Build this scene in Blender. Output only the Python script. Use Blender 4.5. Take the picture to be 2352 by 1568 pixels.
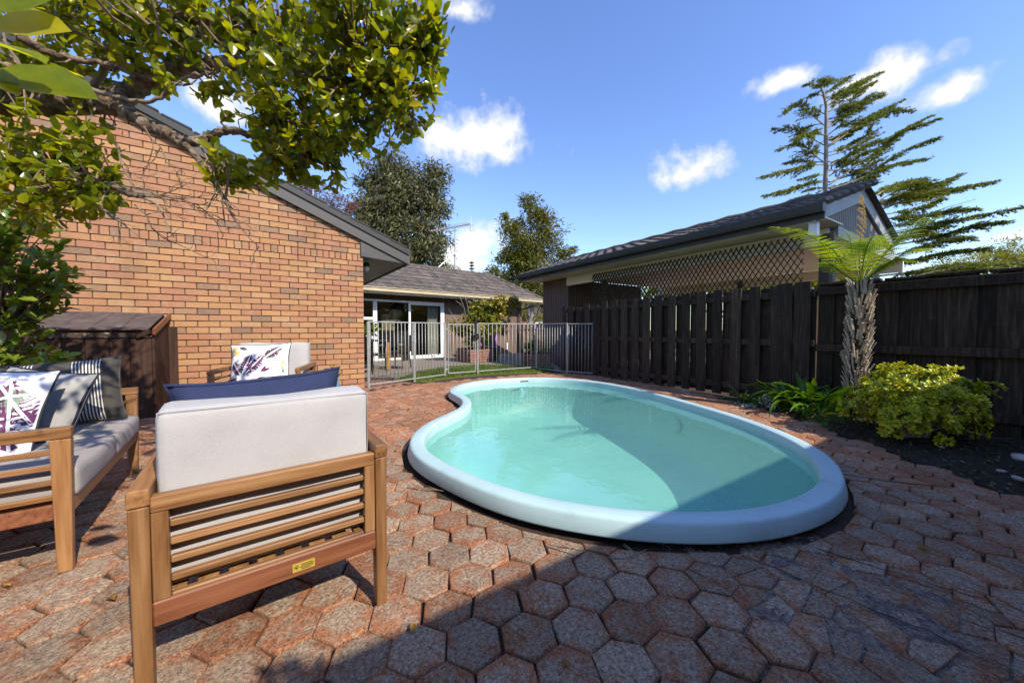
import bpy, math, random
import numpy as np
from mathutils import Vector, Matrix
R = random.Random(7)
NR = np.random.default_rng(11)
S = bpy.context.scene
for o in list(bpy.data.objects): bpy.data.objects.remove(o)
C = bpy.context.collection

# ------------------------------------------------------------------ camera, sky, sun, exposure
FPX, PITCH, EYE = 820.0, math.radians(1.82), 1.0
cd = bpy.data.cameras.new('camera'); cam = bpy.data.objects.new('camera', cd); C.objects.link(cam)
cam.location = (0, 0, EYE); cam.rotation_euler = (math.radians(90) - PITCH, 0, 0)
cd.sensor_width = 36; cd.lens = 36 * FPX / 2352; cd.clip_start = .02; cd.clip_end = 3000
S.camera = cam
SUN_EL = math.radians(40); SUN_H = Vector((.74, -.67)).normalized()
sl = bpy.data.lights.new('sun', 'SUN'); sl.energy = 3.9; sl.angle = math.radians(.53); sl.color = (1, .91, .77)
so = bpy.data.objects.new('sun', sl); C.objects.link(so)
sd = Vector((SUN_H.x * math.cos(SUN_EL), SUN_H.y * math.cos(SUN_EL), math.sin(SUN_EL)))
so.rotation_euler = (-sd).to_track_quat('-Z', 'Y').to_euler(); so.location = (6, -6, 8)
S.view_settings.view_transform = 'Standard'; S.view_settings.look = 'None'
S.view_settings.exposure = 0.84; S.view_settings.gamma = 1; S.view_settings.use_curve_mapping = False
S.render.engine = 'CYCLES'
try:
    S.cycles.use_denoising = True; S.cycles.denoiser = 'OPENIMAGEDENOISE'
except Exception: pass
S.cycles.max_bounces = 8; S.cycles.transparent_max_bounces = 24; S.cycles.caustics_reflective = False; S.cycles.caustics_refractive = False
S.cycles.sample_clamp_indirect = 6

class NT:
    """small node-tree helper"""
    def __init__(s, nt): s.t = nt; s.n = nt.nodes; s.l = nt.links
    def add(s, typ, **kw):
        n = s.n.new(typ)
        for k, v in kw.items():
            if k.startswith('i_'):
                key = k[2:]; key = int(key) if key.isdigit() else key.replace('_', ' ')
                s.put(n.inputs[key], v)
            else: setattr(n, k, v)
        return n
    def put(s, sock, v):
        if isinstance(v, bpy.types.NodeSocket): s.l.new(v, sock)
        else: sock.default_value = v
    def math(s, op, a, b=0., c=None, clamp=False):
        n = s.add('ShaderNodeMath', operation=op, use_clamp=clamp); s.put(n.inputs[0], a); s.put(n.inputs[1], b)
        if c is not None: s.put(n.inputs[2], c)
        return n.outputs[0]
    def vmath(s, op, a, b=None, scale=None):
        n = s.add('ShaderNodeVectorMath', operation=op); s.put(n.inputs[0], a)
        if b is not None: s.put(n.inputs[1], b)
        if scale is not None: s.put(n.inputs['Scale'], scale)
        return n.outputs['Value'] if op in ('DOT_PRODUCT', 'LENGTH') else n.outputs['Vector']
    def mix(s, f, a, b, blend='MIX'):
        n = s.add('ShaderNodeMix', data_type='RGBA', blend_type=blend); s.put(n.inputs[0], f); s.put(n.inputs[6], a); s.put(n.inputs[7], b)
        return n.outputs[2]
    def noise(s, vec, scale, detail=4, rough=.55, dist=0.):
        n = s.add('ShaderNodeTexNoise'); n.inputs['Scale'].default_value = scale; n.inputs['Detail'].default_value = detail
        n.inputs['Roughness'].default_value = rough; n.inputs['Distortion'].default_value = dist
        if vec is not None: s.l.new(vec, n.inputs['Vector'])
        return n
    def ramp(s, f, stops, interp='LINEAR'):
        n = s.add('ShaderNodeValToRGB'); n.color_ramp.interpolation = interp
        e = n.color_ramp.elements
        while len(e) < len(stops): e.new(.5)
        for k, (p, c) in enumerate(stops):
            e[k].position = p; e[k].color = (*c, 1) if not isinstance(c, (int, float)) else (c, c, c, 1)
        s.put(n.inputs[0], f); return n.outputs['Color']
    def mapr(s, v, a, b, c=0., d=1.):
        n = s.add('ShaderNodeMapRange'); s.put(n.inputs[0], v)
        for k, x in enumerate((a, b, c, d)): n.inputs[k + 1].default_value = x
        return n.outputs[0]

def pxdir(px, py):
    x = (px - 1176) / FPX; y = -(py - 784) / FPX
    return Vector((x, math.cos(PITCH) + y * math.sin(PITCH), -math.sin(PITCH) + y * math.cos(PITCH)))
def at(px, py, Y):
    r = pxdir(px, py); return Vector((0, 0, EYE)) + r * (Y / r.y)

w = bpy.data.worlds.new('World'); S.world = w; w.use_nodes = True
t = NT(w.node_tree); t.n.clear()
sky = t.add('ShaderNodeTexSky', sky_type='NISHITA', sun_disc=False, sun_elevation=SUN_EL, sun_rotation=math.atan2(SUN_H.x, SUN_H.y), altitude=50, air_density=1.15, dust_density=.25, ozone_density=3.2)
hs = t.add('ShaderNodeHueSaturation', i_Saturation=1.12, i_Value=1.08, i_Hue=.514); t.l.new(sky.outputs[0], hs.inputs['Color'])
tc = t.add('ShaderNodeTexCoord'); gen = tc.outputs['Generated']
nz = t.noise(gen, 9, 7, .6).outputs[0]
nz2 = t.noise(gen, 26, 5, .6).outputs[0]
nn = t.math('ADD', t.math('MULTIPLY', nz, .75), t.math('MULTIPLY', nz2, .25))
tot = None
CL = [(1095, 335, 150, 62), (1010, 315, 75, 34), (1582, 402, 88, 40), (1115, 560, 92, 56), (1040, 590, 90, 40), (1990, 190, 120, 46), (1790, 192, 80, 26), (2185, 212, 78, 30), (1060, 25, 70, 26), (480, 235, 100, 46), (2320, 545, 95, 24), (1480, 640, 120, 20), (-300, 300, 160, 60), (2750, 400, 150, 50), (3300, 150, 260, 70)]
for (px, py, ax, ay) in CL:
    c = pxdir(px, py); k = 1 / c.length; c.normalize()
    r = Vector((c.y, -c.x, 0)).normalized(); u = r.cross(c).normalized()
    if u.z < 0: u = -u
    d = t.vmath('SUBTRACT', gen, tuple(c))
    # angular half sizes on the sphere
    sx = 1.3 * ax / FPX * k * k ** .9; sy = 1.3 * ay / FPX * k
    a = t.math('DIVIDE', t.vmath('DOT_PRODUCT', d, tuple(r)), sx); b = t.math('DIVIDE', t.vmath('DOT_PRODUCT', d, tuple(u)), sy)
    # flatter base, rounder top
    b = t.math('MULTIPLY', b, t.math('ADD', 1.0, t.math('MULTIPLY', t.math('LESS_THAN', b, 0.), .45)))
    e = t.math('SQRT', t.math('ADD', t.math('MULTIPLY', a, a), t.math('MULTIPLY', b, b)))
    m = t.math('SUBTRACT', 1.0, e)
    tot = m if tot is None else t.math('SMOOTH_MAX', tot, m, .10)
den = t.math('ADD', tot, t.math('MULTIPLY', t.math('SUBTRACT', nn, .5), 3.7))
den = t.mapr(den, -.02, .72); den2 = t.math('POWER', den, 1.25)
shade = t.ramp(t.math('ADD', den, t.math('MULTIPLY', t.math('SUBTRACT', nz2, .5), .6)), [(0., (7.6, 8.3, 9.6)), (.6, (9.6, 9.9, 10.2)), (1., (10.4, 10.4, 10.3))])
sc = t.vmath('SCALE', shade, scale=.385)
col = t.mix(t.math('MULTIPLY', den2, .96), hs.outputs[0], sc)
bg = t.add('ShaderNodeBackground'); bg.inputs['Strength'].default_value = .15
t.l.new(col, bg.inputs[0]); wo = t.add('ShaderNodeOutputWorld'); t.l.new(bg.outputs[0], wo.inputs[0])

# ------------------------------------------------------------------ mesh helpers
class M:
    def __init__(s): s.v = []; s.f = []; s.mi = []; s.uv = None
    def add(s, vs, fs, mi=0):
        b = len(s.v); s.v.extend(tuple(x) for x in vs); s.f.extend(tuple(i + b for i in f) for f in fs); s.mi.extend([mi] * len(fs)); return s
    def box(s, c, size, ch=0.0, rot=None, mi=0):
        hx, hy, hz = size[0] / 2, size[1] / 2, size[2] / 2
        if ch <= 0:
            vs = [(x * hx, y * hy, z * hz) for x in (-1, 1) for y in (-1, 1) for z in (-1, 1)]
            fs = [(0, 1, 3, 2), (4, 6, 7, 5), (0, 4, 5, 1), (2, 3, 7, 6), (0, 2, 6, 4), (1, 5, 7, 3)]
        else:
            ch = min(ch, hx * .9, hy * .9, hz * .9); vs = []; idx = {}
            for x in (-1, 1):
                for y in (-1, 1):
                    for z in (-1, 1):
                        for a in range(3):
                            p = [x * (hx - ch), y * (hy - ch), z * (hz - ch)]; p[a] = (x * hx, y * hy, z * hz)[a]
                            idx[(x, y, z, a)] = len(vs); vs.append(tuple(p))
            fs = []
            q = [(-1, -1), (1, -1), (1, 1), (-1, 1)]
            for a in range(3):
                for sg in (-1, 1):
                    l = []
                    for (i, j) in q:
                        k = [0, 0, 0]; k[a] = sg; k[(a + 1) % 3] = i; k[(a + 2) % 3] = j; l.append(idx[(*k, a)])
                    fs.append(tuple(l if sg > 0 else l[::-1]))
            for a in range(3):
                b_, c_ = (a + 1) % 3, (a + 2) % 3
                for i in (-1, 1):
                    for j in (-1, 1):
                        def g(sa, ax):
                            k = [0, 0, 0]; k[a] = sa; k[b_] = i; k[c_] = j; return idx[(*k, ax)]
                        l = [g(-1, b_), g(1, b_), g(1, c_), g(-1, c_)]
                        fs.append(tuple(l if i * j < 0 else l[::-1]))
            for x in (-1, 1):
                for y in (-1, 1):
                    for z in (-1, 1):
                        l = [idx[(x, y, z, a)] for a in range(3)]
                        fs.append(tuple(l if x * y * z > 0 else l[::-1]))
        if rot is not None: vs = [tuple(rot @ Vector(p)) for p in vs]
        return s.add([(p[0] + c[0], p[1] + c[1], p[2] + c[2]) for p in vs], fs, mi)
    def bar(s, p0, p1, w, h, ch=0.0, mi=0, up=(0, 0, 1)):
        p0 = Vector(p0); p1 = Vector(p1); d = p1 - p0; L = d.length; x = d.normalized(); u = Vector(up)
        if abs(x.dot(u)) > .99: u = Vector((0, 1, 0))
        y = u.cross(x).normalized(); z = x.cross(y)
        rot = Matrix((x, y, z)).transposed()
        return s.box((p0 + p1) / 2, (L, w, h), ch, rot, mi)
    def tube(s, pts, rad, n=8, cap=True, mi=0):
        pts = [Vector(p) for p in pts]; m = len(pts)
        if isinstance(rad, (int, float)): rad = [rad] * m
        vs = []; ref = Vector((.13, .31, .94)).normalized()
        for i, p in enumerate(pts):
            d = (pts[min(i + 1, m - 1)] - pts[max(i - 1, 0)]).normalized()
            a = ref.cross(d)
            if a.length < .05: a = Vector((1, 0, 0)).cross(d)
            a.normalize(); b = d.cross(a)
            for k in range(n):
                th = 2 * math.pi * k / n; vs.append(p + (a * math.cos(th) + b * math.sin(th)) * rad[i])
        fs = [(i * n + k, i * n + (k + 1) % n, (i + 1) * n + (k + 1) % n, (i + 1) * n + k) for i in range(m - 1) for k in range(n)]
        if cap: fs += [tuple(range(n))[::-1], tuple((m - 1) * n + k for k in range(n))]
        return s.add(vs, fs, mi)
    def lathe(s, prof, c=(0, 0, 0), n=20, mi=0):
        vs = [(c[0] + r * math.cos(2 * math.pi * k / n), c[1] + r * math.sin(2 * math.pi * k / n), c[2] + z) for (r, z) in prof for k in range(n)]
        m = len(prof)
        fs = [(i * n + k, i * n + (k + 1) % n, (i + 1) * n + (k + 1) % n, (i + 1) * n + k) for i in range(m - 1) for k in range(n)]
        return s.add(vs, fs, mi)
    def prism(s, poly, axis, a, b, mi=0):
        """extrude 2-D polygon along axis ('x','y','z') from a to b"""
        def mk(p, q): return {'x': (q, p[0], p[1]), 'y': (p[0], q, p[1]), 'z': (p[0], p[1], q)}[axis]
        n = len(poly); vs = [mk(p, a) for p in poly] + [mk(p, b) for p in poly]
        fs = [tuple(range(n))[::-1], tuple(range(n, 2 * n))] + [(i, (i + 1) % n, n + (i + 1) % n, n + i) for i in range(n)]
        return s.add(vs, fs, mi)
    def grid(s, fn, nu, nv, mi=0, uv=False):
        vs = [fn(i / nu, j / nv) for j in range(nv + 1) for i in range(nu + 1)]
        fs = [(j * (nu + 1) + i, j * (nu + 1) + i + 1, (j + 1) * (nu + 1) + i + 1, (j + 1) * (nu + 1) + i) for j in range(nv) for i in range(nu)]
        if uv:
            if s.uv is None: s.uv = [(0, 0)] * len(s.v)
            s.uv += [(i / nu, j / nv) for j in range(nv + 1) for i in range(nu + 1)]
        return s.add(vs, fs, mi)
    def mesh(s, name, mats, smooth=False):
        me = bpy.data.meshes.new(name); me.from_pydata(s.v, [], s.f); me.update()
        for m in (mats if isinstance(mats, (list, tuple)) else [mats]): me.materials.append(m)
        if any(s.mi): me.polygons.foreach_set('material_index', s.mi)
        if s.uv is not None:
            u = me.uv_layers.new(name='UVMap'); li = np.empty(len(me.loops), np.int32); me.loops.foreach_get('vertex_index', li)
            s.uv += [(0, 0)] * (len(s.v) - len(s.uv))
            u.data.foreach_set('uv', np.array(s.uv, np.float32)[li].ravel())
        if smooth: me.polygons.foreach_set('use_smooth', [True] * len(me.polygons))
        return me
    def build(s, name, mats, parent=None, smooth=False, loc=None, **kw):
        return put(name, s.mesh(name, mats, smooth), parent, loc, **kw)

def put(name, me, parent=None, loc=None, rot=None, **kw):
    o = bpy.data.objects.new(name, me); C.objects.link(o)
    if parent is not None: o.parent = parent
    if loc is not None: o.location = loc
    if rot is not None: o.rotation_euler = rot
    for k, v in kw.items(): o[k] = v
    return o
def thing(name, label, cat, loc=(0, 0, 0), rz=0., group=None):
    o = bpy.data.objects.new(name, None); C.objects.link(o); o.location = loc; o.rotation_euler = (0, 0, rz); o.empty_display_size = .1
    o['label'] = label; o['category'] = cat
    if group: o['group'] = group
    return o
def tag(o, label, cat, group=None):
    o['label'] = label; o['category'] = cat
    if group: o['group'] = group
    return o
def copy_tree(o, parent=None):
    c = o.copy(); C.objects.link(c); c.parent = parent
    for ch in list(o.children): copy_tree(ch, c)
    return c
def nmesh(name, V, Fq, mat, smooth=False, k=4):
    """numpy mesh: V (n,3), F (m,k)"""
    me = bpy.data.meshes.new(name); me.vertices.add(len(V)); me.vertices.foreach_set('co', np.asarray(V, np.float32).ravel())
    Fq = np.asarray(Fq, np.int32); m = len(Fq); me.loops.add(m * k); me.loops.foreach_set('vertex_index', Fq.ravel())
    me.polygons.add(m); me.polygons.foreach_set('loop_start', np.arange(0, m * k, k, dtype=np.int32)); me.polygons.foreach_set('loop_total', np.full(m, k, np.int32))
    me.update(calc_edges=True); me.validate()
    me.materials.append(mat)
    if smooth: me.polygons.foreach_set('use_smooth', [True] * m)
    return me
def unit(a): return a / np.maximum(np.linalg.norm(a, axis=-1, keepdims=True), 1e-9)
def scatter(tv, tf, P, Dr, Nn, size, wid=None):
    """copies of a leaf template (y = length, x = width, z = normal) at P with direction Dr, normal hint Nn"""
    y = unit(np.asarray(Dr, float)); x = unit(np.cross(y, np.asarray(Nn, float))); z = np.cross(x, y)
    size = np.asarray(size, float).reshape(-1, 1, 1); tv = np.asarray(tv, float)
    wd = size if wid is None else np.asarray(wid, float).reshape(-1, 1, 1)
    V = P[:, None, :] + x[:, None, :] * tv[None, :, 0:1] * wd + y[:, None, :] * tv[None, :, 1:2] * size + z[:, None, :] * tv[None, :, 2:3] * size
    n = len(tv); F = np.asarray(tf)[None] + (np.arange(len(P)) * n)[:, None, None]
    return V.reshape(-1, 3), F.reshape(-1, len(tf[0]))
# leaf templates, quads
LEAF_V = [(0, 0, 0), (-.2, .22, .05), (0, .2, -.01), (.2, .22, .05), (-.3, .58, .07), (0, .55, -.01), (.3, .58, .07), (-.17, .88, .02), (0, .86, -.03), (.17, .88, .02), (0, 1, -.07)]
LEAF_F = [(0, 2, 1, 1), (0, 3, 2, 2), (1, 2, 5, 4), (2, 3, 6, 5), (4, 5, 8, 7), (5, 6, 9, 8), (7, 8, 10, 10), (8, 9, 10, 10)]
LEAF_F = [(0, 2, 1), (0, 3, 2), (1, 2, 5), (1, 5, 4), (2, 3, 6), (2, 6, 5), (4, 5, 8), (4, 8, 7), (5, 6, 9), (5, 9, 8), (7, 8, 10), (8, 9, 10)]
THIN_V = [(0, 0, 0), (-.13, .4, .03), (0, .38, -.01), (.13, .4, .03), (0, 1, -.08)]
THIN_F = [(0, 2, 1), (0, 3, 2), (1, 2, 4), (2, 3, 4)]
QUAD_V = [(0, 0, 0), (-.3, .5, .06), (.3, .5, .06), (0, 1, 0)]
QUAD_F = [(0, 2, 1), (1, 2, 3)]

# ------------------------------------------------------------------ materials
def pm(name, cols, rough=.7, ns=6., bump=.15, bs=60., orand=.0, irand=.0, spec=.4, stretch=(1, 1, 1), speck=None, trans=0., tcol=None, hue=.0, uvco=False, metal=0., dirt=None, bdist=.01, stops=None):
    """procedural surface: colour noise over `cols`, per-object / per-island value change, bump, specks, translucency, dirt"""
    m = bpy.data.materials.new(name); m.use_nodes = True; t = NT(m.node_tree); t.n.clear()
    tc = t.add('ShaderNodeTexCoord'); co = tc.outputs['Object']
    oi = t.add('ShaderNodeObjectInfo').outputs['Random']
    co = t.vmath('ADD', co, t.vmath('SCALE', (37., 91., 53.), scale=oi))
    cs = t.vmath('MULTIPLY', co, stretch)
    n1 = t.noise(cs, ns, 6, .62)
    isl = t.add('ShaderNodeNewGeometry').outputs['Random Per Island']
    rnd = t.math('FRACT', t.math('ADD', t.math('MULTIPLY', oi, 7.31), t.math('MULTIPLY', isl, 5.77))) if irand else oi
    f = t.mapr(n1.outputs[0], .3, .7)
    rr = max(orand, irand)
    if hue: f = t.math('ADD', t.math('MULTIPLY', f, 1 - hue), t.math('MULTIPLY', rnd, hue))
    k = len(cols)
    st = stops or [(i / max(k - 1, 1), c) for i, c in enumerate(cols)]
    col = t.ramp(f, st) if k > 1 else None
    base = col if col is not None else t.add('ShaderNodeRGB').outputs[0]
    if col is None: base.default_value = (*cols[0], 1)
    if rr:
        r2 = t.math('FRACT', t.math('MULTIPLY', rnd, 13.7))
        v = t.math('ADD', 1 - rr, t.math('MULTIPLY', r2, 2 * rr))
        base = t.mix(1., base, t.add('ShaderNodeCombineColor', i_Red=v, i_Green=v, i_Blue=v).outputs[0], 'MULTIPLY')
    if dirt:
        dn = t.noise(co, dirt[1], 5, .65); base = t.mix(t.mapr(dn.outputs[0], dirt[2], dirt[2] + .16, 0, dirt[3]), base, (*dirt[0], 1))
    if speck:
        vn = t.noise(co, speck[1], 2, .5); base = t.mix(t.mapr(vn.outputs[0], speck[2], speck[2] + .05), base, (*speck[0], 1))
    p = t.add('ShaderNodeBsdfPrincipled'); t.l.new(base, p.inputs['Base Color'])
    rn = t.mapr(n1.outputs[0], .3, .7, max(rough - .09, .02), min(rough + .09, 1)); t.l.new(rn, p.inputs['Roughness'])
    p.inputs['Specular IOR Level'].default_value = spec; p.inputs['Metallic'].default_value = metal
    if bump:
        bn = t.noise(cs, bs, 5, .65); b = t.add('ShaderNodeBump', i_Strength=bump, i_Distance=bdist); t.l.new(bn.outputs[0], b.inputs['Height']); t.l.new(b.outputs[0], p.inputs['Normal'])
    out = t.add('ShaderNodeOutputMaterial'); sh = p.outputs[0]
    if trans:
        tr = t.add('ShaderNodeBsdfTranslucent'); t.l.new(t.mix(1., base, (*(tcol or (1, 1, 1)), 1), 'MULTIPLY'), tr.inputs[0])
        mx = t.add('ShaderNodeMixShader', i_0=trans); t.l.new(sh, mx.inputs[1]); t.l.new(tr.outputs[0], mx.inputs[2]); sh = mx.outputs[0]
    t.l.new(sh, out.inputs[0]); return m

MT = {}
MT['soil'] = pm('soil', [(.03, .018, .012), (.085, .05, .033)], .95, 30, .8, 120, bdist=.02)
MT['bed'] = pm('garden_soil', [(.012, .009, .006), (.035, .024, .015), (.03, .035, .012)], .95, 12, .8, 60, bdist=.04)
MT['patio'] = pm('patio', [(.17, .14, .11), (.25, .22, .18)], .9, 14, .3, 200)
MT['lawn'] = pm('lawn_earth', [(.06, .10, .012), (.11, .15, .02)], .95, 9, .6, 80)
MT['grass'] = pm('grass', [(.08, .15, .012), (.17, .22, .03)], .6, 5, 0, irand=.35, trans=.35, tcol=(1.3, 1.3, .5))
MT['concrete'] = pm('mortar_patch', [(.05, .036, .028), (.20, .150, .118), (.38, .30, .235)], .95, 55, 1., 60, dirt=((.24, .10, .05), 9., .53, .8), bdist=.02)
MT['mortar'] = pm('mortar', [(.07, .055, .045), (.12, .095, .075)], .95, 20, .5, 200)
MT['wood'] = pm('acacia_wood', [(.24, .10, .028), (.46, .22, .062), (.55, .28, .09)], .42, 3.2, .06, 40, orand=.16, stretch=(1, 1, 1), spec=.45, hue=.15)
for a_, st_ in (('x', (.55, 9, 9)), ('y', (9, .55, 9)), ('z', (9, 9, .55))): MT['wood_' + a_] = pm('acacia_wood_' + a_, [(.10, .044, .016), (.215, .10, .038), (.27, .138, .056), (.34, .185, .085)], .40, 4.5, .10, 14, orand=.22, stretch=st_, spec=.45, bdist=.004)
MT['redwood'] = pm('red_wood', [(.10, .032, .014), (.19, .07, .032), (.24, .095, .045)], .42, 4.5, .1, 14, stretch=(.55, 9, 9), bdist=.004, orand=.1, spec=.45)
MT['fence'] = pm('stained_timber', [(.012, .0075, .005), (.038, .025, .016), (.092, .063, .043)], .8, 7, .5, 20, orand=.38, stretch=(7, 7, .45), spec=.25, dirt=((.11, .09, .065), 7., .62, .5), bdist=.012)
MT['shed'] = pm('shed_timber', [(.026, .013, .009), (.065, .034, .022)], .8, 5, .35, 26, orand=.22, stretch=(6, 6, .5), spec=.2)
MT['felt'] = pm('roof_felt', [(.05, .035, .03), (.12, .09, .08)], .95, 8, .5, 90, dirt=((.25, .2, .17), 7, .6, .5))
MT['gal'] = pm('galvanised_steel', [(.27, .275, .265), (.44, .44, .42)], .45, 30, .1, 120, spec=.5, metal=.25)
MT['white'] = pm('white_paint', [(.72, .72, .72), (.82, .81, .79)], .45, 3, .03, 60)
MT['greywhite'] = pm('grey_white_paint', [(.20, .215, .23), (.28, .295, .31)], .5, 3, .05, 60)
MT['gable'] = pm('gable_paint', [(.12, .10, .088), (.20, .17, .15)], .6, 3, .1, 50)
MT['alu'] = pm('white_joinery', [(.78, .78, .79), (.86, .86, .86)], .35, 3, 0)
MT['cream'] = pm('cream_paint', [(.74, .69, .52), (.84, .80, .64)], .55, 2, .05, 40)
MT['ceil'] = pm('ceiling_boards', [(.68, .55, .43), (.80, .66, .52)], .6, 2, .05, 30, stretch=(1, 8, 1))
MT['barge'] = pm('charcoal_paint', [(.042, .038, .036), (.068, .062, .057)], .5, 3, .1, 40, stretch=(1, 6, 6))
MT['soffit'] = pm('soffit_paint', [(.10, .085, .07), (.16, .135, .11)], .5, 3, .08, 40, stretch=(8, 1, 1))
MT['verge'] = pm('black_verge', [(.012, .012, .012), (.03, .028, .026)], .55, 9, .2, 60)
MT['gutter_dark'] = pm('dark_gutter', [(.018, .020, .018), (.04, .042, .038)], .45, 2, .04, 30, dirt=((.10, .10, .08), 2.2, .6, .35))
MT['gutter'] = pm('beige_gutter', [(.40, .33, .20), (.50, .43, .28)], .5, 2, .03, 30)
MT['clad'] = pm('brown_cladding', [(.13, .085, .062), (.20, .135, .10)], .75, 4, .15, 50, stretch=(3, 3, .4))
MT['clad_dark'] = pm('dark_cladding', [(.045, .034, .024), (.085, .064, .046)], .75, 4, .15, 50, stretch=(3, 3, .4))
MT['tile'] = pm('roof_tile', [(.046, .038, .032), (.115, .095, .08), (.095, .082, .072)], .8, 3, .4, 60, orand=.25, irand=.25, dirt=((.16, .13, .10), 8, .6, .5))
MT['purple'] = pm('purple_paint', [(.30, .07, .42), (.36, .10, .50)], .4, 2, 0)
MT['lattice'] = pm('lattice_timber', [(.03, .028, .016), (.085, .072, .046)], .85, 12, .2, 60, orand=.3)
MT['cush'] = None
MT['bark'] = pm('bark', [(.06, .038, .024), (.22, .155, .10), (.46, .37, .27)], .92, 16, 1., 30, bdist=.05, dirt=((.03, .02, .014), 26., .56, .8))
MT['twig'] = pm('twig_bark', [(.13, .09, .06), (.32, .24, .165)], .85, 9, .4, 60)
MT['leaf'] = pm('glossy_leaf', [(.06, .11, .005), (.18, .22, .008), (.36, .33, .016)], .24, 3, 0, irand=.28, hue=.7, spec=.5, trans=.5, tcol=(2.4, 2.1, .5))
MT['leaf_big'] = MT['leaf']
MT['camellia'] = pm('shrub_leaf', [(.06, .13, .010), (.13, .20, .018), (.24, .23, .04)], .28, 3, 0, irand=.3, hue=.7, spec=.5, trans=.3, tcol=(2., 1.8, .5))
MT['euc'] = pm('eucalyptus_leaf', [(.05, .058, .02), (.12, .12, .045), (.20, .18, .08)], .5, .35, 0, irand=.35, hue=.45, trans=.25)
MT['oak'] = pm('tree_leaf', [(.045, .06, .007), (.11, .12, .012), (.22, .19, .02)], .45, .4, 0, irand=.35, hue=.5, trans=.35, tcol=(1.6, 1.4, .4))
MT['yellowtree'] = pm('yellow_green_leaf', [(.10, .12, .012), (.22, .22, .025), (.32, .28, .04)], .5, .6, 0, irand=.3, hue=.5, trans=.35, tcol=(1.5, 1.4, .5))
MT['bronze'] = pm('bronze_leaf', [(.10, .05, .035), (.20, .10, .07)], .6, .6, 0, irand=.3, hue=.5, trans=.25)
MT['citrus'] = pm('autumn_leaf', [(.06, .10, .008), (.14, .17, .012), (.28, .24, .02), (.42, .20, .03)], .4, 1.1, 0, irand=.3, hue=.55, trans=.35, tcol=(1.5, 1.2, .4))
MT['cedar'] = pm('cedar_needles', [(.055, .085, .010), (.13, .165, .018), (.27, .27, .025)], .6, .5, 0, irand=.35, hue=.5, trans=.25, tcol=(1.5, 1.4, .5))
MT['cedarbark'] = pm('cedar_bark', [(.16, .14, .12), (.30, .27, .23)], .9, 6, .6, 30)
MT['pine'] = pm('pine_needles', [(.02, .045, .015), (.05, .09, .03)], .6, .6, 0, irand=.3, hue=.5)
MT['fern'] = pm('fern_leaf', [(.11, .20, .010), (.23, .33, .018), (.42, .42, .03)], .4, 4, 0, irand=.2, hue=.4, trans=.45, tcol=(1.5, 1.4, .4))
MT['deadfern'] = pm('dead_frond', [(.16, .09, .012), (.30, .20, .03)], .7, 4, 0, irand=.3, hue=.4, trans=.3)
MT['stub'] = pm('frond_base', [(.24, .18, .12), (.52, .43, .32)], .85, 20, .5, 80, orand=.3)
MT['ferntrunk'] = pm('fern_trunk', [(.03, .018, .012), (.07, .04, .025)], .95, 14, .8, 60)
MT['jade'] = pm('jade_leaf', [(.10, .18, .008), (.38, .40, .008), (.72, .60, .012)], .35, 2., 0, orand=.2, irand=.2, hue=.5, spec=.45, trans=.2, tcol=(1.4, 1.2, .4))
MT['clivia'] = pm('strap_leaf', [(.05, .13, .01), (.12, .22, .015)], .3, 4, 0, orand=.25, spec=.5, trans=.25, tcol=(1.6, 1.5, .4))
MT['moss'] = pm('moss', [(.05, .09, .008), (.13, .16, .02)], .95, 14, .8, 120, bdist=.02)
MT['stone'] = pm('pale_stone', [(.30, .28, .25), (.52, .50, .46)], .8, 9, .3, 60, orand=.25)
MT['red'] = pm('red_petal', [(.55, .012, .02), (.75, .03, .03)], .45, 9, 0, irand=.2, trans=.2)
MT['bluepot'] = pm('blue_glaze', [(.05, .16, .32), (.16, .32, .45), (.34, .30, .16)], .2, 5, .05, 30, spec=.6)
MT['black'] = pm('black_wicker', [(.012, .011, .010), (.03, .028, .026)], .5, 30, .4, 150)
MT['room'] = pm('room_wall', [(.52, .42, .31), (.60, .49, .37)], .9, 2, 0)
MT['roomfloor'] = pm('room_floor', [(.16, .10, .06), (.24, .16, .10)], .5, 2, 0)
MT['curtain'] = pm('curtain', [(.5, .48, .45), (.62, .60, .57)], .9, 3, 0)
MT['brickfar'] = pm('far_brick', [(.20, .10, .07), (.30, .16, .11)], .9, 8, .2, 30)
MT['trunkwood'] = pm('orange_trunk', [(.22, .11, .02), (.36, .20, .04)], .8, 9, .4, 40)
MT['ant'] = pm('antenna_metal', [(.35, .33, .31), (.5, .48, .46)], .5, 8, 0, metal=.3)
MT['gold'] = pm('brass_plate', [(.60, .42, .06), (.72, .52, .10)], .35, 30, 0, metal=.4)
MT['ink'] = pm('dark_print', [(.03, .022, .01)], .6, 3, 0)
MT['navy'] = pm('navy_canvas', [(.012, .02, .065), (.022, .034, .095)], .85, 30, .3, 500)
MT['offwhite'] = pm('print_ground', [(.78, .76, .77), (.86, .84, .86)], .8, 2.5, .15, 400)
MT['pr_purple'] = pm('purple_print', [(.085, .018, .07), (.16, .05, .13)], .85, 30, 0)
MT['pr_green'] = pm('green_print', [(.10, .15, .11), (.36, .44, .36)], .85, 20, 0)
MT['pr_yellow'] = pm('yellow_print', [(.55, .34, .08), (.72, .55, .22)], .85, 30, 0)
MT['pr_dark'] = pm('charcoal_print', [(.02, .022, .026), (.12, .12, .12)], .85, 20, 0)
MT['pr_lilac'] = pm('lilac_print', [(.52, .42, .60), (.70, .62, .74)], .85, 20, 0)
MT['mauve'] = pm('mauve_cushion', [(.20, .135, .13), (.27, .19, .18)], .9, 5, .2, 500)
MT['piping'] = pm('navy_piping', [(.012, .012, .022)], .7, 5, 0)
MT['dead'] = pm('fallen_leaf', [(.20, .10, .02), (.40, .22, .03)], .7, 5, 0, orand=.3, trans=.1)
MT['grey_stripe'] = None
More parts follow.
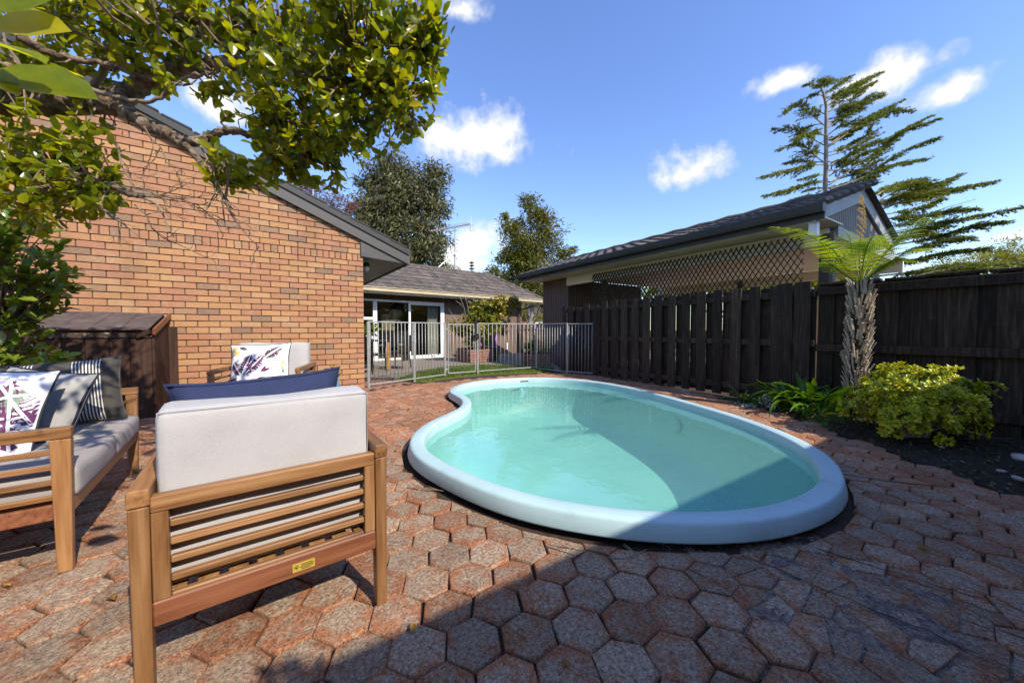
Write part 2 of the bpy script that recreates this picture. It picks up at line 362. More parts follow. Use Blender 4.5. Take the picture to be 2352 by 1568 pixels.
MT['lamp_glass'] = pm('lamp_glass', [(.6, .6, .58)], .1, 3, 0)

def fabric(name, c1, c2):
    m = bpy.data.materials.new(name); m.use_nodes = True; t = NT(m.node_tree); p = t.n['Principled BSDF']
    co = t.add('ShaderNodeTexCoord').outputs['Object']
    n = t.noise(co, 5, 5, .6).outputs[0]; n2 = t.noise(co, 520, 3, .7).outputs[0]; n3 = t.noise(t.vmath('MULTIPLY', co, (1, 1, 6)), 160, 2, .6).outputs[0]
    v = t.math('ADD', n2, n3)
    f = t.math('ADD', t.math('MULTIPLY', n, .38), t.math('ADD', t.math('MULTIPLY', n3, .30), t.math('MULTIPLY', n2, .48)))
    t.l.new(t.ramp(f, [(.35, c1), (.85, c2)]), p.inputs['Base Color']); p.inputs['Roughness'].default_value = .92; p.inputs['Specular IOR Level'].default_value = .15
    b = t.add('ShaderNodeBump', i_Strength=.35, i_Distance=.004); t.l.new(t.math('ADD', t.math('MULTIPLY', v, .33), t.math('MULTIPLY', n, 1.5)), b.inputs['Height']); t.l.new(b.outputs[0], p.inputs['Normal'])
    return m
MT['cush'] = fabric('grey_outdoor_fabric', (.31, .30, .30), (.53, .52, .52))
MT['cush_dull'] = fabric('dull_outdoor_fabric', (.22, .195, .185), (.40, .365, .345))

def brick_mat():
    m = bpy.data.materials.new('brick_face'); m.use_nodes = True; t = NT(m.node_tree); p = t.n['Principled BSDF']
    co0 = t.add('ShaderNodeTexCoord').outputs['Object']; oi = t.add('ShaderNodeObjectInfo').outputs['Random']
    isl = t.add('ShaderNodeNewGeometry').outputs['Random Per Island']
    co = t.vmath('ADD', co0, t.vmath('SCALE', (37., 91., 53.), scale=oi))
    r = t.math('FRACT', t.math('ADD', t.math('MULTIPLY', oi, 7.31), t.math('MULTIPLY', isl, 5.77)))
    a = t.ramp(r, [(0., (.36, .195, .085)), (.16, (.40, .215, .095)), (.30, (.35, .175, .09)), (.46, (.335, .160, .090)), (.60, (.315, .148, .085)), (.74, (.37, .188, .085)), (.84, (.41, .245, .125)), (.90, (.26, .155, .09)), (.96, (.185, .125, .085)), (1., (.33, .17, .09))])
    n = t.noise(co, 14, 5, .65).outputs[0]; a = t.mix(t.mapr(n, .35, .75, 0, .45), a, (.33, .16, .088, 1))
    n3 = t.noise(t.vmath('MULTIPLY', co, (1, 1, 3)), 26, 4, .6).outputs[0]; a = t.mix(t.mapr(n3, .52, .72, 0, .28), a, (.48, .35, .22, 1))
    sp = t.noise(t.vmath('MULTIPLY', co, (1, 1, 1.2)), 95, 2, .5).outputs[0]; a = t.mix(t.mapr(sp, .66, .70), a, (.05, .022, .012, 1))
    sp2 = t.noise(co, 240, 2, .5).outputs[0]; a = t.mix(t.mapr(sp2, .66, .72, 0, .6), a, (.10, .05, .03, 1))
    wp = t.add('ShaderNodeNewGeometry').outputs['Position']; st = t.noise(t.vmath('MULTIPLY', wp, (1, 1, .45)), 1.7, 6, .65).outputs[0]; a = t.mix(t.mapr(st, .50, .68, 0, .30), a, (.13, .075, .045, 1)); st2 = t.noise(wp, 3.3, 5, .7).outputs[0]; a = t.mix(t.mapr(st2, .58, .72, 0, .22), a, (.52, .44, .36, 1))
    t.l.new(a, p.inputs['Base Color']); p.inputs['Roughness'].default_value = .85; p.inputs['Specular IOR Level'].default_value = .25
    b = t.add('ShaderNodeBump', i_Strength=.35, i_Distance=.004); t.l.new(t.noise(co, 120, 4, .7).outputs[0], b.inputs['Height']); t.l.new(b.outputs[0], p.inputs['Normal'])
    return m
MT['brick'] = brick_mat()

def paver_mat():
    m = bpy.data.materials.new('paver_face'); m.use_nodes = True; t = NT(m.node_tree); p = t.n['Principled BSDF']
    co0 = t.add('ShaderNodeTexCoord').outputs['Object']; oi = t.add('ShaderNodeObjectInfo').outputs['Random']
    isl = t.add('ShaderNodeNewGeometry').outputs['Random Per Island']
    r = t.math('FRACT', t.math('ADD', t.math('MULTIPLY', oi, 7.31), t.math('MULTIPLY', isl, 5.77)))
    co = t.vmath('ADD', co0, t.vmath('SCALE', (37., 91., 53.), scale=r))
    g = t.noise(co, 75, 6, .8).outputs[0]
    grey = t.ramp(g, [(.35, (.10, .066, .045)), (.5, (.33, .235, .155)), (.65, (.53, .41, .285))])
    red = t.ramp(g, [(.33, (.13, .042, .016)), (.5, (.33, .125, .052)), (.67, (.48, .235, .115))])
    n = t.noise(co, 11, 7, .72, .5).outputs[0]; n = t.math('ADD', n, t.math('MULTIPLY', t.math('SUBTRACT', r, .5), .12))
    # the worn middle of a paver is grey, its arrises still red
    rad = t.vmath('LENGTH', t.vmath('MULTIPLY', co0, (1, 1, 0)))
    n = t.math('ADD', n, t.mapr(rad, .045, .095, -.035, .08))
    a = t.mix(t.mapr(n, .43, .61), grey, red)
    sp = t.noise(co, 170, 3, .7).outputs[0]
    a = t.mix(t.mapr(sp, .57, .68, 0, .6), a, (.56, .51, .46, 1)); a = t.mix(t.mapr(sp, .42, .32, 0, .75), a, (.045, .032, .027, 1))

    v = t.math('ADD', .8, t.math('MULTIPLY', t.math('FRACT', t.math('MULTIPLY', r, 17.3)), .4))
    a = t.mix(1., a, t.add('ShaderNodeCombineColor', i_Red=v, i_Green=v, i_Blue=v).outputs[0], 'MULTIPLY')
    t.l.new(a, p.inputs['Base Color']); p.inputs['Roughness'].default_value = .85; p.inputs['Specular IOR Level'].default_value = .3
    b = t.add('ShaderNodeBump', i_Strength=1., i_Distance=.007); t.l.new(t.math('ADD', t.noise(co, 130, 6, .8).outputs[0], t.math('MULTIPLY', t.noise(co, 22, 3, .6).outputs[0], 1.2)), b.inputs['Height']); t.l.new(b.outputs[0], p.inputs['Normal'])
    return m
MT['paver'] = paver_mat()

def fx(name, kind):
    m = bpy.data.materials.new(name); m.use_nodes = True; t = NT(m.node_tree); t.n.clear(); out = t.add('ShaderNodeOutputMaterial')
    lw = t.add('ShaderNodeLayerWeight'); lw.inputs['Blend'].default_value = .5; fr0 = t.math('POWER', lw.outputs['Facing'], 4.6 if kind == 'water' else 4.2); fro = t.math('ADD', .025 if kind == 'water' else .05, t.math('MULTIPLY', fr0, .93)); gl = t.add('ShaderNodeBsdfGlossy'); tr = t.add('ShaderNodeBsdfTransparent')
    if kind == 'water':
        gl.inputs['Roughness'].default_value = .01; gl.inputs['Color'].default_value = (1, 1, 1, 1)
        tr.inputs['Color'].default_value = (.66, .92, .86, 1)
        co = t.add('ShaderNodeTexCoord').outputs['Object']
        h = t.math('ADD', t.noise(t.vmath('MULTIPLY', co, (1.2, 1, 1)), 3.0, 3, .5).outputs[0], t.math('MULTIPLY', t.noise(co, 11, 3, .55).outputs[0], .16))
        b = t.add('ShaderNodeBump', i_Strength=.32, i_Distance=.02); t.l.new(h, b.inputs['Height'])
        for q in (lw, gl): t.l.new(b.outputs[0], q.inputs['Normal'])
        df = t.add('ShaderNodeBsdfDiffuse'); df.inputs['Color'].default_value = (.36, .80, .70, 1)
        mk = t.add('ShaderNodeMixShader', i_0=.19); t.l.new(tr.outputs[0], mk.inputs[1]); t.l.new(df.outputs[0], mk.inputs[2]); body = mk.outputs[0]
    else:
        gl.inputs['Roughness'].default_value = .005; tr.inputs['Color'].default_value = (.80, .82, .78, 1); body = tr.outputs[0]
    mx = t.add('ShaderNodeMixShader'); t.l.new(fro, mx.inputs[0]); t.l.new(body, mx.inputs[1]); t.l.new(gl.outputs[0], mx.inputs[2]); t.l.new(mx.outputs[0], out.inputs[0])
    return m
MT['water'] = fx('pool_water', 'water'); MT['glass'] = fx('window_glass', 'glass')
MT['shell'] = pm('pool_shell', [(.33, .51, .50), (.42, .58, .56)], .45, 1.6, .02, 30, spec=.3)
MT['coping'] = pm('pool_coping', [(.39, .545, .56), (.44, .60, .61)], .4, 2.2, .05, 60, spec=.4, dirt=((.30, .37, .38), 4, .55, .5), speck=((.25, .25, .24), 70, .74))
# ------------------------------------------------------------------ pool outline
INN = [(-0.83, 5.34), (-0.80, 5.66), (-0.62, 6.06), (-0.26, 6.38), (0.19, 6.56), (0.62, 6.58), (1.0, 6.44), (1.31, 6.2), (1.57, 5.87), (1.83, 5.34), (2.02, 4.75), (2.15, 4.2), (2.24, 3.75), (2.28, 3.34), (2.27, 3.02), (2.22, 2.75), (2.13, 2.5), (2.02, 2.33), (1.9, 2.17), (1.76, 2.04), (1.6, 1.93), (1.42, 1.84), (1.22, 1.77), (1.05, 1.74), (0.9, 1.73), (0.7, 1.74), (0.51, 1.77), (0.32, 1.83), (0.12, 1.91), (-0.05, 2.02), (-0.23, 2.17), (-0.39, 2.33), (-0.53, 2.48), (-0.63, 2.63), (-0.69, 2.78), (-0.735, 2.97), (-0.74, 3.22), (-0.69, 3.47), (-0.6, 3.72), (-0.52, 3.95), (-0.485, 4.2), (-0.51, 4.48), (-0.58, 4.72), (-0.67, 4.91), (-0.78, 5.12)]
def closed_spline(P, n):
    P = np.array(P); m = len(P); q = []
    for i in range(m):
        p0, p1, p2, p3 = P[i - 1], P[i], P[(i + 1) % m], P[(i + 2) % m]
        for k in range(8):
            u = k / 8; q.append(.5 * ((2 * p1) + (-p0 + p2) * u + (2 * p0 - 5 * p1 + 4 * p2 - p3) * u * u + (-p0 + 3 * p1 - 3 * p2 + p3) * u ** 3))
    q = np.array(q)
    d = np.r_[0, np.cumsum(np.linalg.norm(np.diff(np.r_[q, q[:1]], axis=0), axis=1))]; L = d[-1]; qq = np.r_[q, q[:1]]
    s = np.linspace(0, L, n, endpoint=False); r = np.c_[np.interp(s, d, qq[:, 0]), np.interp(s, d, qq[:, 1])]
    for _ in range(4): r = .5 * r + .25 * (np.roll(r, 1, 0) + np.roll(r, -1, 0))
    return r
RIM = closed_spline(INN, 160)                                # clockwise or not, fixed below
def normals(r):
    t_ = np.roll(r, -1, 0) - np.roll(r, 1, 0); n = np.c_[t_[:, 1], -t_[:, 0]]; return n / np.linalg.norm(n, axis=1)[:, None]
area = np.sum(RIM[:, 0] * np.roll(RIM[:, 1], -1) - np.roll(RIM[:, 0], -1) * RIM[:, 1])
if area < 0: RIM = RIM[::-1]
RN = normals(RIM)
def inside(poly, p):
    x, y = p; c = False; n = len(poly); j = n - 1
    for i in range(n):
        xi, yi = poly[i]; xj, yj = poly[j]
        if (yi > y) != (yj > y) and x < (xj - xi) * (y - yi) / (yj - yi) + xi: c = not c
        j = i
    return c
OUT = RIM + RN * .134

# ------------------------------------------------------------------ ground
cen = np.array([.62, 3.8]); ring = RIM + RN * .03
m = M(); rings = [ring]
far = ring - cen; ang = np.arctan2(far[:, 1], far[:, 0])
for rad in (9., 40., 900.):
    c_ = np.array([0., 6.]) if rad > 20 else cen
    rings.append(np.c_[c_[0] + rad * np.cos(ang), c_[1] + rad * np.sin(ang)])
n = len(ring)
vs = [(x, y, -.019) for r in rings for (x, y) in r]
m.add(vs, [(i * n + k, i * n + (k + 1) % n, (i + 1) * n + (k + 1) % n, (i + 1) * n + k) for i in range(len(rings) - 1) for k in range(n)])
m.build('ground', MT['soil'], kind='structure')
WALLC = Vector((-2.542, 6.137, 0)); WDIR = Vector((.824, .566, 0)).normalized(); WNRM = Vector((-WDIR.y, WDIR.x, 0)); WRZ = math.atan2(WDIR.y, WDIR.x)
def sheet(name, poly, z, mat, h=.03, **kw):
    m = M(); m.prism(poly, 'z', z - h, z); return m.build(name, mat, **kw)
sheet('patio', [(-3.9, 8.2), (-2.5, 6.25), (-1.9, 7.2), (-1.35, 7.75), (-.5, 8.35), (1.25, 8.75), (1.3, 12.), (3.4, 19.), (-.5, 19.), (-8.5, 11.)], -.011, MT['patio'], kind='structure')
sheet('brick_path', [(-2.6, 6.05), (-2.40, 5.74), (-1.80, 6.80), (-2.5, 7.5), (-3.4, 7.6)], -.008, MT['soil'], kind='structure')
LAWN = [(-2.35, 7.1), (-1.75, 6.95), (-1.2, 7.62), (-.5, 8.15), (.2, 8.4), (1.0, 8.62), (1.1, 9.4), (.2, 9.9), (-.9, 10.2), (-1.8, 9.6), (-2.25, 8.4)]
sheet('lawn', LAWN, .0, MT['lawn'], kind='structure')
# grass blades on the lawn
P = []
while len(P) < 14000:
    p = (R.uniform(-2.4, 1.2), R.uniform(6.9, 10.3))
    if inside(LAWN, p): P.append((*p, 0.))
P = np.array(P); D_ = np.c_[NR.normal(0, .5, (len(P), 2)), np.ones(len(P))]
V, F = scatter([(-.5, 0, 0), (.5, 0, 0), (.0, 1, .25)], [(0, 1, 2)], P, D_, NR.normal(0, 1, (len(P), 3)), NR.uniform(.03, .07, len(P)), np.full(len(P), .012))
g = put('grass', nmesh('grass', V, F, MT['grass'], k=3), kind='stuff')
tag(g, 'short green lawn grass behind the metal pool fence', 'grass')

# garden bed: bumpy soil with litter
BED = [(2.2, 7.3), (3.05, 5.25), (3.21, 4.74), (3.25, 4.25), (3.21, 3.79), (3.18, 3.52), (3.17, 3.04), (3.06, 2.56), (3.05, 2.1), (3.1, 1.0), (3.2, -1.2)]
m = M(); nb = 90
bed_l = np.array(BED)[1:]
def bedpt(u, v):
    i = v * (len(bed_l) - 1); k = min(int(i), len(bed_l) - 2); p = bed_l[k] + (bed_l[k + 1] - bed_l[k]) * (i - k)
    # towards the fence
    q = np.array([3.75 + 1.9 * max(0, v - .12), 4.72 - 3.0 * max(0, v - .12) ** 1. * 1.6])
    x, y = p * (1 - u) + q * u
    z = -.012 + .045 * min(u * 3, 1) + .018 * math.sin(x * 23 + y * 9) * math.cos(y * 17 - x * 5) * min(u * 5, 1) + R.uniform(-.008, .008) * min(u * 6, 1)
    return (x, y, z)
m.grid(bedpt, 34, 90); m.build('garden_bed', MT['bed'], smooth=True, kind='structure')

# ------------------------------------------------------------------ hexagon pavers
PAVE = [(-2.42, 5.98), (-2.40, 5.76), (-1.80, 6.78), (-1.25, 7.5), (-.6, 8.0), (.1, 8.3), (1.27, 8.35), (1.85, 7.75), (2.55, 6.6), (3.05, 5.75), (3.05, 5.25), (3.20, 4.74), (3.24, 4.25), (3.20, 3.79), (3.17, 3.52), (3.16, 3.04), (3.05, 2.56), (3.04, 2.1), (3.09, 1.0), (3.2, -1.2), (-6., -1.2), (-7.4, 2.75)]
PATCH = [(.78, 1.40), (.98, 1.56), (1.32, 1.60), (1.62, 1.62), (1.72, 1.45), (1.62, 1.22), (1.70, 1.02), (1.46, .96), (1.18, 1.0), (1.02, 1.12), (.88, 1.2)]
sp = .176; ca = math.radians(8.9); ax = np.array([math.cos(ca), math.sin(ca)]); ay = np.array([-ax[1], ax[0]])
cells = []; OUTL = [tuple(p) for p in RIM + RN * .19]
for j in range(-30, 60):
    for i in range(-48, 40):
        p = np.array([.18, 1.475]) + ax * sp * (i + .5 * (j % 2)) + ay * sp * .866 * j
        if not inside(PAVE, p): continue
        if inside(RIM + RN * .10, p): continue
        lw = (Vector((p[0], p[1], 0)) - WALLC).dot(WNRM)
        if lw > -.05: continue
        cells.append(p)
def hexmesh(seed, cut=1.):
    rr = random.Random(seed); m = M(); Rr = .1002
    a0 = ca + math.pi / 6
    vs = []
    for (k, z) in ((1., -.05), (1., -.009), (.972, -.003), (.92, 0.)):
        for q in range(6):
            th = a0 + q * math.pi / 3; r_ = Rr * k
            vs.append((r_ * math.cos(th), r_ * math.sin(th), z))
    jit = [(rr.uniform(-.0035, .0035), rr.uniform(-.0035, .0035)) for _ in range(6)]
    for q in range(6):
        if rr.random() < .22: th = a0 + q * math.pi / 3; kk = rr.uniform(.004, .011); jit[q] = (-kk * math.cos(th), -kk * math.sin(th))
    vs = [(x + jit[i % 6][0], y + jit[i % 6][1], z + (rr.uniform(-.0012, .0012) if i >= 12 else 0)) for i, (x, y, z) in enumerate(vs)]
    vs.append((0, 0, .0015))
    fs = [(r * 6 + q, r * 6 + (q + 1) % 6, (r + 1) * 6 + (q + 1) % 6, (r + 1) * 6 + q) for r in range(3) for q in range(6)] + [(18 + q, 18 + (q + 1) % 6, 24) for q in range(6)]
    m.add(vs, fs); return m
HEX = [hexmesh(k) for k in range(16)]; HEXM = [h.mesh('paver', MT['paver'], False) for h in HEX]
def slab(poly, top=0., ch=.004, dep=.05):
    """prism with a chamfered arris from a convex outline round the origin"""
    m = M(); n = len(poly); c = sum((Vector(p) for p in poly), Vector((0, 0))) / n; vs = []
    for (k, z) in ((0, -dep), (0, top - ch), (1, top)):
        for p in poly: v = Vector(p); d = (c - v); v = v + d.normalized() * min(ch * 1.4 * k, d.length * .4); vs.append((v.x, v.y, z + (R.uniform(-.0008, .0008) if k else 0)))
    m.add(vs, [(r * n + q, r * n + (q + 1) % n, (r + 1) * n + (q + 1) % n, (r + 1) * n + q) for r in (0, 1) for q in range(n)] + [tuple(2 * n + q for q in range(n))]); return m
def clip(poly, c, nrm):
    out = []; n = len(poly)
    for i in range(n):
        a, b = Vector(poly[i]), Vector(poly[(i + 1) % n]); da, db = (a - c).dot(nrm), (b - c).dot(nrm)
        if da >= 0: out.append(a)
        if da * db < 0: out.append(a.lerp(b, da / (da - db)))
    return out
def hexpoly(p, Rr=.1000): return [Vector((p[0] + Rr * math.cos(ca + math.pi / 6 + q * math.pi / 3), p[1] + Rr * math.sin(ca + math.pi / 6 + q * math.pi / 3))) for q in range(6)]
def parea(q): return abs(sum(q[i].x * q[(i + 1) % len(q)].y - q[(i + 1) % len(q)].x * q[i].y for i in range(len(q)))) / 2
CUTL = RIM + RN * .158
def inframe(p):
    return p[1] > .55 and abs(p[0] / p[1]) < 1.6
paving = put('paving', M().add([(-.3, -.6, -.046), (.3, -.6, -.046), (.3, -.2, -.046), (-.3, -.2, -.046)], [(0, 1, 2, 3)]).mesh('paving', MT['soil']), kind='structure')
pieces = []                                     # (distance rank, centre, mesh or M, z, rotation)
for p in cells:
    rk = (0 if inframe(p) else 50) + math.hypot(p[0], p[1]); cut = None; hp = hexpoly(p)
    i_ = int(np.argmin(np.linalg.norm(CUTL - p, axis=1)))
    if np.linalg.norm(CUTL[i_] - p) < .14:      # cut to the pool's edge
        cc = Vector(CUTL[i_] + RN[i_] * R.uniform(-.004, .016)); nv = Vector(RN[i_]); nv.rotate(Matrix.Rotation(R.gauss(0, .12), 2)) if False else None
        q = clip(hp, cc, nv)
        if len(q) < 3 or parea(q) < .0035: continue
        if parea(q) < .98 * parea(hp): cut = [q]
    broken = inside(PATCH, p) or (math.hypot(p[0] - 1.3, p[1] - 1.25) < .6 and R.random() < .10)
    if broken:                                  # cracked into shards
        th = R.uniform(0, math.pi); c0_ = Vector(p) + Vector((R.gauss(0, .018), R.gauss(0, .018))); d_ = Vector((math.cos(th), math.sin(th))); g_ = R.uniform(.0015, .005)
        src = cut or [hp]; cut = []
        for q0 in src:
            for sg in (1, -1):
                q = clip(q0, c0_ + d_ * g_ * sg, d_ * sg)
                if len(q) < 3: continue
                if R.random() < .3 and parea(q) > .008:
                    th2 = th + R.uniform(.9, 2.2); d2 = Vector((math.cos(th2), math.sin(th2))); c2 = sum(q, Vector((0, 0))) / len(q)
                    for s2 in (1, -1):
                        q2 = clip(q, c2 + d2 * g_ * s2, d2 * s2)
                        if len(q2) > 2 and parea(q2) > .001: cut.append(q2)
                elif parea(q) > .001: cut.append(q)
    if cut:
        for q in cut:
            c = sum(q, Vector((0, 0))) / len(q)
            pieces.append((rk, c, slab([v - c for v in q], 0, .0035), R.gauss(-.002 if broken else 0, .0035 if broken else .0015), 0))
    else: pieces.append((rk, Vector(p), None, R.gauss(0, .0022), R.choice((0, 1, 2, 3, 4, 5)) * math.pi / 3 + R.gauss(0, .02)))
pieces.sort(key=lambda a: a[0]); rest = M()
for k, (rk, c, sm, z, rz) in enumerate(pieces):
    big = .022 if sm is not None else .009; tilt = (R.gauss(0, big), R.gauss(0, big))
    if k < 300: put('paver', HEXM[k % 16] if sm is None else sm.mesh('paver', MT['paver']), paving, (c.x, c.y, z), (tilt[0], tilt[1], rz))
    else:
        mt = Matrix.Translation((c.x, c.y, z)) @ Matrix.Rotation(rz, 4, 'Z') @ Matrix.Rotation(tilt[0], 4, 'X'); h = sm or HEX[k % 16]; rest.add([mt @ Vector(v) for v in h.v], h.f)
rest.build('paver', MT['paver'], paving, kind='stuff')
# rough mortar repair filling between and over the broken pieces
m = M()
def patch(u, v):
    x = .66 + 1.2 * u; y = .86 + .90 * v
    e = min(1, max(0, (1 - math.hypot((x - 1.25) / .56, (y - 1.29) / .40)) * 2.4 + math.sin(x * 23) * .14 + math.sin(y * 21 + x * 8) * .16))
    return (x, y, -.020 + .0155 * e + .0026 * math.sin(x * 37 + y * 11) * math.sin(y * 29 - x * 13) + R.uniform(-.0022, .0022))
m.grid(patch, 150, 110); m.build('mortar_patch', MT['concrete'], paving, smooth=True)
# moss and grit lodged in the joints
P = []
for (rk, c, sm, z, rz) in pieces:
    if rk > 6 or sm is not None or R.random() < .45: continue
    hp = hexpoly(c, .1012); q = R.randrange(6)
    for _ in range(R.randint(3, 14)):
        a = hp[q].lerp(hp[(q + 1) % 6], R.random()); P.append((a.x + R.gauss(0, .0025), a.y + R.gauss(0, .0025), R.uniform(-.012, -.003)))
P = np.array(P); V, F = scatter(QUAD_V, QUAD_F, P, NR.normal(0, 1, P.shape) * [1, 1, .5] + [0, 0, .4], NR.normal(0, 1, P.shape) + [0, 0, .6], NR.uniform(.004, .012, len(P)))
o = put('moss', nmesh('moss', V, F, pm('joint_moss', [(.02, .016, .010), (.06, .06, .015), (.12, .09, .06)], .95, 3, 0, irand=.4, hue=.8), k=3), paving, kind='stuff')
# long cracks through the paving
def crack(pts, w):
    m = M(); vs = []; q = []
    for a, b in zip(pts, pts[1:]):
        for k in range(6): q.append(Vector(a).lerp(Vector(b), k / 6) + Vector((R.gauss(0, .004), R.gauss(0, .004))))
    for i, p in enumerate(q):
        d = (q[min(i + 1, len(q) - 1)] - q[max(i - 1, 0)]).normalized(); nn = Vector((-d.y, d.x)); ww = w * R.uniform(.5, 1.3) * (1 - abs(2 * i / len(q) - 1) ** 4)
        vs += [(p.x + nn.x * ww, p.y + nn.y * ww, .0035), (p.x - nn.x * ww, p.y - nn.y * ww, .0035)]
    m.add(vs, [(2 * i, 2 * i + 1, 2 * i + 3, 2 * i + 2) for i in range(len(q) - 1)]); m.build('crack', MT['soil'], paving)
crack([(.95, 1.62), (1.10, 1.47), (1.24, 1.30), (1.40, 1.12), (1.52, .95)], .0035)
crack([(1.25, 1.78), (1.42, 1.58), (1.66, 1.36), (1.86, 1.22)], .003)
crack([(1.62, 1.18), (1.70, 1.06), (1.66, .96), (1.72, .86)], .004)
crack([(2.15, 2.55), (2.45, 2.35), (2.85, 2.2)], .006)
# long pavers of the path past the brick corner
for i in range(9):
    for j in range(4):
        c_ = Vector((-2.42, 5.83)) + Vector((.49, .87)) * (.06 + i * .118) + Vector((-.87, .49)) * (.11 + j * .225 + (i % 2) * .11)
        m_ = M().box((0, 0, 0), (.105, .215, .05), .006)
        put('path_brick', m_.mesh('path_brick', MT['brickfar']), bpy.data.objects['brick_path'], (c_.x, c_.y, -.024 + R.gauss(0, .001)), (0, 0, math.atan2(.87, .49)))

# ------------------------------------------------------------------ swimming pool
pool = thing('swimming_pool', 'kidney shaped pool with pale blue rounded coping set in hexagon paving', 'swimming pool', (.6, 3.8, 0))
def ringmesh(prof, nm, mat, smooth=True):
    m = M(); n = len(RIM)
    vs = []
    for (o, z) in prof: vs += [(x - .6, y - 3.8, z) for (x, y) in RIM + RN * o]
    m.add(vs, [(i * n + k, (i + 1) * n + k, (i + 1) * n + (k + 1) % n, i * n + (k + 1) % n) for i in range(len(prof) - 1) for k in range(n)])
    return m.build(nm, mat, pool, smooth)
ringmesh([(.006, -.10), (0, .02), (0, .088), (.003, .100), (.009, .109), (.021, .114), (.055, .1155), (.090, .1145), (.105, .111), (.113, .105), (.118, .094), (.132, .028), (.130, .020), (.115, .018), (.05, .018)], 'coping', MT['coping'])
# shell: walls and a floor that deepens
m = M(); n = len(RIM); rows = []
for (o, z) in ((.003, -.02), (-.01, -.25), (-.04, -.44), (-.11, -.55), (-.24, -.60)):
    rows.append([(x - .6, y - 3.8, z) for (x, y) in RIM + RN * o])
base = RIM + RN * -.28
for s_ in (.85, .65, .45, .25, .1): rows.append([(x - .6, y - 3.8, -.605 - .10 * (1 - s_)) for (x, y) in cen + (base - cen) * s_])
vs = [p for r in rows for p in r]
fs = [(i * n + k, (i + 1) * n + k, (i + 1) * n + (k + 1) % n, i * n + (k + 1) % n) for i in range(len(rows) - 1) for k in range(n)]
vs.append((.02, 0, -.705)); fs += [((len(rows) - 1) * n + k, len(vs) - 1, (len(rows) - 1) * n + (k + 1) % n) for k in range(n)]
m.add(vs, fs); m.build('basin', MT['shell'], pool, True)
m = M(); m.box((0, 0, 0), (.16, .012, .022), .004); i_ = int(np.argmax(RIM[:, 1] - .35 * RIM[:, 0]))
sk = put('skimmer_slot', m.mesh('skimmer_slot', MT['black']), pool, (-.38, 2.575, .082)); sk.rotation_euler.z = .4
m = M(); m.lathe([(0, .012), (.05, .012), (.085, .006), (.09, -.01), (.05, -.02)], n=20)
fl = put('inlet_fitting', m.mesh('inlet_fitting', MT['shell'], True), pool); fl.location = (2.05 - .6, 4.45 - 3.8, -.2); fl.rotation_euler = (math.radians(90), 0, math.radians(-75))
m = M(); vs = [(x, y, .028) for (x, y) in RIM + RN * .004]; 
# water: radial grid
rows = [RIM + RN * .003] + [cen + (RIM - cen) * s_ for s_ in (.75, .5, .25, .05)]
vs = [(x, y, .03) for r in rows for (x, y) in r]
fs = [(i * n + k, i * n + (k + 1) % n, (i + 1) * n + (k + 1) % n, (i + 1) * n + k) for i in range(len(rows) - 1) for k in range(n)] + [tuple((len(rows) - 1) * n + k for k in range(n))]
M().add(vs, fs).build('pool_water', MT['water'], smooth=True, kind='structure')

# ------------------------------------------------------------------ brick gable house (local x along the wall, y away, corner at the origin)
BH = thing('brick_house', 'tan and pink brick gable end wall with black verge behind the armchairs', 'house', WALLC, WRZ)
def barge_lo(x): return 2.655 - .41 * (x + .37)
XL = -7.0
wall = M().prism([(XL, -.06), (0, -.06), (0, 2.50), (XL, barge_lo(XL))], 'y', .012, 7.).build('wall', MT['mortar'], BH)
def brickm(L, Hh, d=.05, seed=0):
    m = M(); m.box((0, 0, 0), (L, d, Hh), .004); rr = random.Random(seed)
    m.v = [(x + rr.uniform(-.0012, .0012), y + rr.uniform(-.0015, .0015), z + rr.uniform(-.0012, .0012)) for (x, y, z) in m.v]
    return m
GA, BL, BHh = .0868, .240, .0765
STR = [brickm(BL - .0095, BHh, seed=k) for k in range(5)]; HLF = [brickm(BL / 2 - .0095, BHh, seed=9 + k) for k in range(3)]; RWL = [brickm(.0775, .106, seed=20 + k) for k in range(4)]
bl = []; z = .0; course = 0; ROWZ = 2.19
while z < 5.3:
    row = abs(z - ROWZ) < GA / 2 + .001 and not any(b[3] == 'r' for b in bl)
    hh = .1155 if row else GA
    if row:
        x = -.002
        while x > XL: bl.append((x - .0435, z + hh / 2 - .005, RWL[R.randrange(4)], 'r')); x -= .087
    else:
        off = (course % 2) * BL / 2; x = 0.
        if course % 2: bl.append((-BL / 4, z + hh / 2 - .005, HLF[R.randrange(3)], 'h'))
        x -= off
        while x > XL: bl.append((x - BL / 2, z + hh / 2 - .005, STR[R.randrange(5)], 's')); x -= BL
    z += hh; course += 1
keep = [b for b in bl if b[1] < barge_lo(b[0]) + .07 and not (b[0] > -.1 and b[1] > 2.46)]
def rank(b):
    hid = (b[0] < -2.35 and b[1] < 1.1) or b[0] < -3.75 or (b[1] < .12)
    return (100 if hid else 0) + abs(b[0] + 1.4) + abs(b[1] - 1.3) * .3
keep.sort(key=rank); rest = M(); meshes = {}
for k, (x, z, mm, kd) in enumerate(keep):
    y = .012 + R.gauss(0, .0012)
    if k < 300:
        if id(mm) not in meshes: meshes[id(mm)] = mm.mesh('brick', MT['brick'])
        put('brick', meshes[id(mm)], wall, (x, y, z), (0, R.gauss(0, .002), R.gauss(0, .002)))
    else: rest.add([(v[0] + x, v[1] + y, v[2] + z) for v in mm.v], mm.f)
rest.build('brick', MT['brick'], wall, kind='stuff')
XE = .77
for nm, off0, off1, y0, y1, mt in (('barge_board', 0, .165, -.075, -.015, 'barge'), ('verge', .165, .255, -.10, .05, 'verge')):
    M().prism([(XL, barge_lo(XL) + off0), (XE, barge_lo(XE) + off0), (XE + (.03 if nm == 'verge' else 0), barge_lo(XE) + off1), (XL, barge_lo(XL) + off1)], 'y', y0, y1).build(nm, MT[mt], BH)
